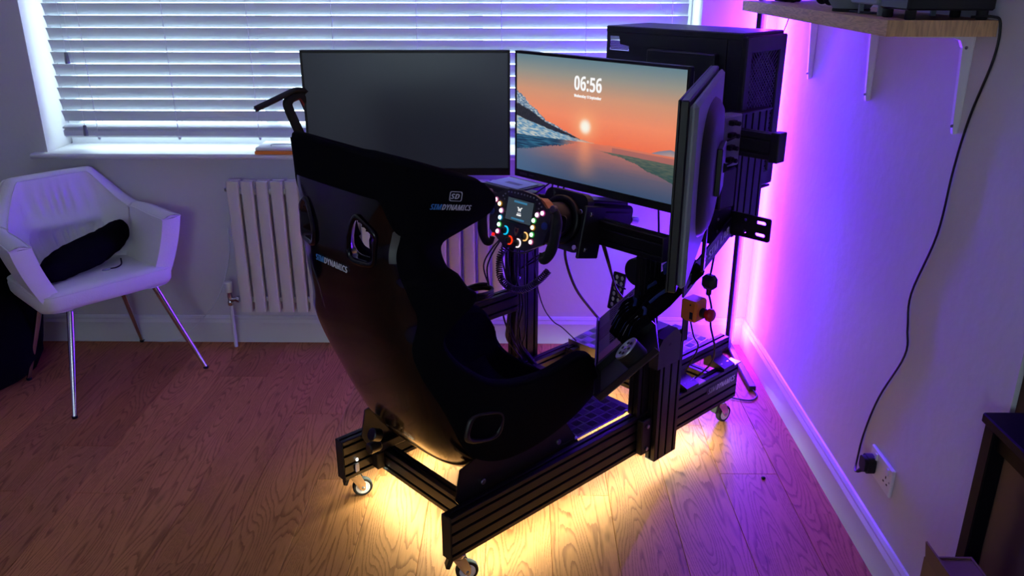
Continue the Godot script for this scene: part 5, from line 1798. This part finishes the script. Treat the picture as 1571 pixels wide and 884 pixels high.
# ---------- warm strips under the frame ----------
func under_glow() -> void:
	var c := Color(0.92, 1.0, 0.86)
	var led := glow(c, 3.0)
	var down := Basis(Vector3.RIGHT, -PI / 2)
	var spots := [["under the near rail", R(0.66, 0.1015, -0.02), Vector3(0.01, 0.003, 1.12), GLOW_NEAR], ["under the far rail", R(0.66, 0.1015, -0.555), Vector3(0.01, 0.003, 1.12), GLOW_FAR], ["under the middle crossbeam", R(1.07, 0.166, -0.285), Vector3(0.44, 0.003, 0.01), GLOW_MID], ["under the rear crossbeam", R(0.15, 0.1015, -0.285), Vector3(0.46, 0.003, 0.01), GLOW_REAR]]
	for q in spots:
		var o := thing("light_strip", "warm glowing light strip stuck " + q[0] + " of the rig", "light strip", q[1], "warm strips under the rig")
		part("strip", Shape.new().box(q[1], q[2]), led, o)
		area_light("strip_light", Transform3D(down, q[1] - Vector3(0, 0.0035, 0)), q[2].x, q[2].z, c, q[3], o)
	# its lit free end with a white clip on the far rail
	var e := thing("strip_end", "white clip with a glowing end of the strip on the far rail", "clip", R(0.045, 0.15, -0.53))
	part("clip", Shape.new().box(R(0.045, 0.140, -0.529), Vector3(0.007, 0.03, 0.014), 0.002), M.white, e)
	part("led", Shape.new().box(R(0.047, 0.168, -0.530), Vector3(0.006, 0.010, 0.008), 0.002), glow(Color(1, 0.97, 0.9), 4.0), e)


# ---------- the violet lamp in the corner ----------
func corner_lamp() -> void:
	var c := LAMP_COLOR
	var p := Vector3(0.935, 0.0, -3.462)
	var o := thing("corner_lamp", "slim black corner floor lamp casting violet light on both walls", "lamp", p)
	var B := Basis(Vector3.UP, deg_to_rad(-45))      # -z looks into the corner
	var lean := 0.0
	part("pole", Shape.new().box(p + Vector3(0, 0.80, 0), Vector3(0.022, 1.56, 0.026), 0.003, B), M.black, o)
	part("foot", Shape.new().box(Vector3(0.953, 0.014, -3.30), Vector3(0.03, 0.024, 0.44), 0.004), M.black, o)
	part("foot", Shape.new().box(Vector3(0.75, 0.014, -3.47), Vector3(0.38, 0.024, 0.03), 0.004), M.black, o)
	var into := B * Vector3(0, 0, -1)
	var mid := p + into * 0.022 + Vector3(0.004, 0.80, 0)
	part("light_bar", Shape.new().cyl(mid - Vector3(0, 0.75, 0), mid + Vector3(0, 0.75, 0), 0.008, 16), glow(Color(0.55, 0.25, 1.0), 6.0), o)
	# the round bar glows along the right wall, into the corner and along the back wall
	for q in [[-160.0, LAMP_ALONG], [-45.0, LAMP_CORNER], [55.0, LAMP_BACK]]:
		var T := Basis(Vector3.UP, deg_to_rad(q[0]))
		area_light("bar_light", Transform3D(T, mid - T.z * 0.0095), 0.012, 1.49, c, q[1], o)
	cable("lamp_cable", "dark lead curling on the floor from the lamp foot", [Vector3(0.953, 0.012, -3.08), Vector3(0.96, 0.006, -3.035), Vector3(0.92, 0.005, -3.0), Vector3(0.84, 0.005, -3.03), Vector3(0.76, 0.005, -3.08), Vector3(0.70, 0.006, -3.12)], 0.0035, M.cableblack)
	cable("lamp_lead", "thin dark lead hanging from the shelf to the lamp pole", [Vector3(0.99, 1.50, -3.25), Vector3(0.985, 1.42, -3.30), Vector3(0.97, 1.36, -3.36), Vector3(0.945, 1.30, -3.43)], 0.002, M.cableblack)


# ---------- the shelf and what stands on it ----------
func shelf() -> void:
	var x0 := 0.79
	var z0 := -3.18
	var z1 := -1.905
	var y := 1.494
	var s := thing("wall_shelf", "pale pine board shelf on brackets high on the right wall", "shelf", Vector3((x0 + WX) / 2, y, (z0 + z1) / 2))
	var bd := Shape.new()
	bd.uvs = true
	var xe := WX - 0.001
	var yt := y + 0.034
	var L := z1 - z0
	bd.quad_uv([Vector3(x0, yt, z1), Vector3(xe, yt, z1), Vector3(xe, yt, z0), Vector3(x0, yt, z0)], [Vector2(0, 0), Vector2(0.9, 0), Vector2(0.9, L), Vector2(0, L)])
	bd.quad_uv([Vector3(x0, y, z0), Vector3(xe, y, z0), Vector3(xe, y, z1), Vector3(x0, y, z1)], [Vector2(0, 0), Vector2(0.9, 0), Vector2(0.9, L), Vector2(0, L)])
	bd.quad_uv([Vector3(x0, y, z0), Vector3(x0, y, z1), Vector3(x0, yt, z1), Vector3(x0, yt, z0)], [Vector2(0, 0), Vector2(0, L), Vector2(0.16, L), Vector2(0.16, 0)])
	bd.quad_uv([Vector3(x0, y, z1), Vector3(xe, y, z1), Vector3(xe, yt, z1), Vector3(x0, yt, z1)], [Vector2(0, 0), Vector2(0.9, 0), Vector2(0.9, 0.03), Vector2(0, 0.03)])
	bd.quad_uv([Vector3(xe, y, z0), Vector3(x0, y, z0), Vector3(x0, yt, z0), Vector3(xe, yt, z0)], [Vector2(0, 0), Vector2(0.9, 0), Vector2(0.9, 0.03), Vector2(0, 0.03)])
	part("board", bd, M.pine, s)
	for z in [-1.995, -2.532, -3.068]:
		var prof := PackedVector2Array([Vector2(0, 0), Vector2(0.0, -0.222), Vector2(0.004, -0.228), Vector2(0.012, -0.228), Vector2(0.015, -0.21), Vector2(0.026, -0.03), Vector2(0.034, -0.014), Vector2(0.05, -0.009), Vector2(0.18, -0.007), Vector2(0.185, 0)])
		var b := part("bracket", Shape.new().prism(prof, -0.006, 0.006, Transform3D(Basis(Vector3(-1, 0, 0), Vector3.UP, Vector3(0, 0, -1)), Vector3(WX, y, z))), M.paint, s)
		part("bracket_rib", Shape.new().box(Vector3(WX - 0.0015, y - 0.113, z), Vector3(0.003, 0.226, 0.014), 0.001), M.paint, b)
		for q in [0.03, 0.208]:
			part("screw", bolt(Vector3(WX - 0.018, y - q, z + 0.006), Vector3(0, 0, 1), 0.004, 0.002), M.steel, b)
	var t := y + 0.034
	# things on the board, far to near
	var f := thing("virtual_reality_headset", "dark headset at the far end of the pine shelf", "headset", Vector3(0.91, t, -3.02))
	part("visor", Shape.new().box(Vector3(0.90, t + 0.045, -3.02), Vector3(0.09, 0.085, 0.16), 0.02), M.black, f)
	part("strap", Shape.new().tube(smooth([Vector3(0.93, t + 0.05, -3.10), Vector3(0.99, t + 0.05, -3.08), Vector3(1.005, t + 0.05, -3.02), Vector3(0.99, t + 0.05, -2.96), Vector3(0.93, t + 0.05, -2.94)], 5), 0.01, 8, 1.6), M.rubber, f)
	for q in [[-2.73, "black game controller standing on its side near the headset", 0.3], [-2.50, "black game controller standing on its side beside the round speaker", -0.2]]:
		var z: float = q[0]
		var g := thing("game_controller", q[1], "controller", Vector3(0.87, t, z))
		var gb := Shape.new()
		var B := Basis(Vector3.UP, q[2])
		var c := Vector3(0.87, t, z)
		for e in [-1, 1]:
			var P := []
			for w in [Vector3(0, 0.085, 0.03 * e), Vector3(0, 0.075, 0.055 * e), Vector3(0.004, 0.045, 0.066 * e), Vector3(0.006, 0.018, 0.074 * e), Vector3(0.006, 0.006, 0.076 * e)]:
				P.append(c + B * w)
			gb.tube(smooth(P, 4), [0.026, 0.027, 0.028, 0.028, 0.027, 0.026, 0.025, 0.024, 0.023, 0.021, 0.02, 0.019, 0.018, 0.016, 0.013, 0.009, 0.004], 12, 0.8)
		gb.box(c + Vector3(0, 0.082, 0), Vector3(0.04, 0.056, 0.10), 0.014, B)
		part("body", gb, M.rubber, g)
		for e in [-1, 1]:
			part("stick", Shape.new().cyl(c + B * Vector3(-0.02, 0.075, 0.025 * e), c + B * Vector3(-0.034, 0.075, 0.025 * e), 0.009, 14, 0.002), M.black, g)
	var sp := thing("smart_speaker", "round grey fabric speaker on the shelf between controller and grey console", "speaker", Vector3(0.865, t, -2.33))
	part("speaker_base", Shape.new().cyl(Vector3(0.865, t, -2.33), Vector3(0.865, t + 0.008, -2.33), 0.048, 28, 0.002), M.rubber, sp)
	part("speaker_body", Shape.new().lathe([Vector2(0.046, 0.008), Vector2(0.058, 0.025), Vector2(0.064, 0.06), Vector2(0.062, 0.10), Vector2(0.052, 0.13), Vector2(0.03, 0.145), Vector2(0, 0.148)], 32, Transform3D(Basis.IDENTITY, Vector3(0.865, t, -2.33)), 1), M.greyfab, sp)
	var bx := thing("grey_console", "pale grey box-shaped console on a stand, on the shelf beside the black receiver", "console", Vector3(0.90, t, -2.15))
	part("console_body", Shape.new().box(Vector3(0.91, t + 0.12, -2.15), Vector3(0.17, 0.19, 0.17), 0.004), M.greybox, bx)
	for z in [-2.21, -2.09]:
		part("stand_leg", Shape.new().box(Vector3(0.845, t + 0.0135, z), Vector3(0.012, 0.027, 0.008), 0.001).box(Vector3(0.97, t + 0.0135, z), Vector3(0.012, 0.027, 0.008), 0.001), M.grey, bx)
	var rcv := thing("black_receiver", "black rectangular receiver at the near end of the pine shelf", "receiver", Vector3(0.92, t, -1.98))
	part("receiver_body", Shape.new().box(Vector3(0.925, t + 0.11, -1.985), Vector3(0.19, 0.18, 0.15), 0.004), M.black, rcv)
	for q in [[0.845, -2.045], [0.845, -1.925], [1.0, -2.045], [1.0, -1.925]]:
		part("receiver_foot", Shape.new().cyl(Vector3(q[0], t, q[1]), Vector3(q[0], t + 0.021, q[1]), 0.012, 14, 0.002), M.rubber, rcv)
	part("receiver_mark", Shape.new().box(Vector3(0.925, t + 0.09, -1.9095), Vector3(0.03, 0.006, 0.0008)), M.grey, rcv)
	cable("shelf_lead", "thin black lead lying on the pine board under the grey console", [Vector3(0.84, t + 0.003, -2.27), Vector3(0.845, t + 0.004, -2.20), Vector3(0.86, t + 0.004, -2.13), Vector3(0.85, t + 0.004, -2.05)], 0.003, M.cableblack)
	# long black cable from the shelf to the socket
	var w := WX - 0.0035
	cable("wall_cable", "long black cable running from the shelf down the right wall to the socket", [Vector3(0.98, t + 0.006, -1.93), Vector3(1.012, t + 0.008, -1.90), Vector3(w, 1.522, -1.893), Vector3(w, 1.449, -1.892), Vector3(w, 1.314, -1.944), Vector3(w, 1.186, -1.971), Vector3(w, 1.018, -1.989), Vector3(w, 0.833, -2.064), Vector3(w, 0.74, -2.05), Vector3(w, 0.665, -2.038), Vector3(w, 0.482, -2.141), Vector3(w, 0.33, -2.195), Vector3(w - 0.004, 0.235, -2.20), Vector3(w - 0.02, 0.222, -2.165), Vector3(WX - 0.035, 0.245, -2.125)], 0.0031, M.cableblack)


# ---------- socket, plug, side table, book, box ----------
func right_side() -> void:
	var so := thing("wall_socket", "white double wall socket with a plug in its left half", "socket", Vector3(WX, 0.30, -2.045))
	part("plate", Shape.new().box(Vector3(WX - 0.005, 0.30, -2.045), Vector3(0.010, 0.087, 0.147), 0.003), M.white, so)
	for z in [-2.085, -2.005]:
		part("rocker", Shape.new().box(Vector3(WX - 0.0115, 0.325, z + 0.008), Vector3(0.005, 0.02, 0.012), 0.001), M.white, so)
		for q in [[0.303, 0.0], [0.286, -0.011], [0.286, 0.011]]:
			part("pin_hole", Shape.new().box(Vector3(WX - 0.0102, q[0], z + q[1]), Vector3(0.001, 0.008 if q[1] == 0.0 else 0.0045, 0.0045 if q[1] == 0.0 else 0.0075)), M.rubber, so)
	for z in [-2.108, -1.982]:
		part("screw", bolt(Vector3(WX - 0.010, 0.30, z), Vector3(-1, 0, 0), 0.003, 0.001), M.steel, so)
	var pl := thing("socket_plug", "black three-pin plug pushed into the white wall socket", "plug", Vector3(WX - 0.02, 0.29, -2.092))
	part("plug_body", Shape.new().prism(rounded(0.05, 0.052, 0.016), 0.011, 0.032, Transform3D(Basis(Vector3(0, 0, 1), Vector3.UP, Vector3(-1, 0, 0)), Vector3(WX, 0.293, -2.092)), 1).prism(rounded(0.042, 0.044, 0.014), 0.032, 0.042, Transform3D(Basis(Vector3(0, 0, 1), Vector3.UP, Vector3(-1, 0, 0)), Vector3(WX, 0.293, -2.092)), 1), M.rubber, pl)
	part("strain_relief", Shape.new().tube([Vector3(WX - 0.03, 0.272, -2.10), Vector3(WX - 0.035, 0.245, -2.125)], [0.009, 0.005], 10), M.rubber, pl)
	# side table at the doorway
	var tx := 0.955
	var tz := -1.535
	var th := 0.775
	var tb := thing("side_table", "black wooden side table at the right edge of the photo", "table", Vector3(1.12, 0, -1.2))
	var wood := mat(rgb(12, 11, 13), 0.55)
	wood.metallic_specular = 0.25
	part("table_top", Shape.new().box(Vector3(tx + 0.20, th - 0.011, tz + 0.30), Vector3(0.40, 0.022, 0.60), 0.003), wood, tb)
	part("apron", Shape.new().box(Vector3(tx + 0.028, th - 0.045, tz + 0.30), Vector3(0.018, 0.045, 0.55), 0.002).box(Vector3(tx + 0.20, th - 0.045, tz + 0.022), Vector3(0.34, 0.045, 0.018), 0.002), wood, tb)
	for q in [[0.024, 0.024], [0.376, 0.024], [0.024, 0.576], [0.376, 0.576]]:
		part("leg", Shape.new().box(Vector3(tx + q[0], (th - 0.022) / 2, tz + q[1]), Vector3(0.036, th - 0.022, 0.036), 0.003), wood, tb)
	part("lower_shelf", Shape.new().box(Vector3(tx + 0.20, 0.22, tz + 0.30), Vector3(0.36, 0.018, 0.56), 0.002), wood, tb)
	var bk := thing("game_case", "dark boxed case with orange and white lettering on the side table", "case", Vector3(1.12, th, -1.42))
	var B := Basis(Vector3.UP, 0.12)
	var bc := Vector3(tx + 0.165, th, tz + 0.115)
	part("cover", Shape.new().box(bc + Vector3(0, 0.009, 0), Vector3(0.20, 0.018, 0.15), 0.002, B), mat(rgb(46, 46, 58), 0.35), bk)
	var LX := Transform3D(B * Basis(Vector3.RIGHT, -PI / 2), bc + Vector3(0, 0.0184, 0))
	part("title_bar", Shape.new().box(bc + B * Vector3(-0.03, 0.0184, -0.05), Vector3(0.09, 0.0006, 0.014), 0.0, B), mat(rgb(196, 130, 50), 0.5), bk)
	part("title_bar", Shape.new().box(bc + B * Vector3(-0.025, 0.0184, -0.025), Vector3(0.07, 0.0006, 0.014), 0.0, B), mat(rgb(150, 150, 165), 0.5), bk)
	var cb := thing("cardboard_box", "brown cardboard box standing on the floor by the side table leg", "box", Vector3(0.90, 0, -1.37))
	var card := mat(rgb(120, 86, 66), 0.85)
	var cs := Shape.new()
	var cx := 0.90
	var cz := -1.37
	var ch := 0.475
	for q in [[0.0, 0.08, 0.10, 0.004], [0.0, -0.08, 0.10, 0.004], [0.048, 0.0, 0.004, 0.16], [-0.048, 0.0, 0.004, 0.16]]:
		cs.box(Vector3(cx + q[0], ch / 2, cz + q[1]), Vector3(q[2], ch, q[3]))
	cs.box(Vector3(cx, 0.003, cz), Vector3(0.10, 0.006, 0.16))
	cs.box(Vector3(cx + 0.004, ch - 0.004, cz), Vector3(0.092, 0.003, 0.156))
	part("carton", cs, card, cb)
	part("flap", Shape.new().box(Vector3(cx - 0.051, ch + 0.02, cz), Vector3(0.004, 0.045, 0.155), 0.0, Basis(Vector3.BACK, 0.15)), card, cb)
	tag(part("pebble", Shape.new().lathe([Vector2(0, 0), Vector2(0.006, 0.0), Vector2(0.008, 0.004), Vector2(0.004, 0.008), Vector2(0, 0.009)], 8, Transform3D(Basis.IDENTITY, Vector3(0.83, 0, -2.45)), 0), M.rubber), "tiny dark crumb on the violet-lit floor", "crumb")
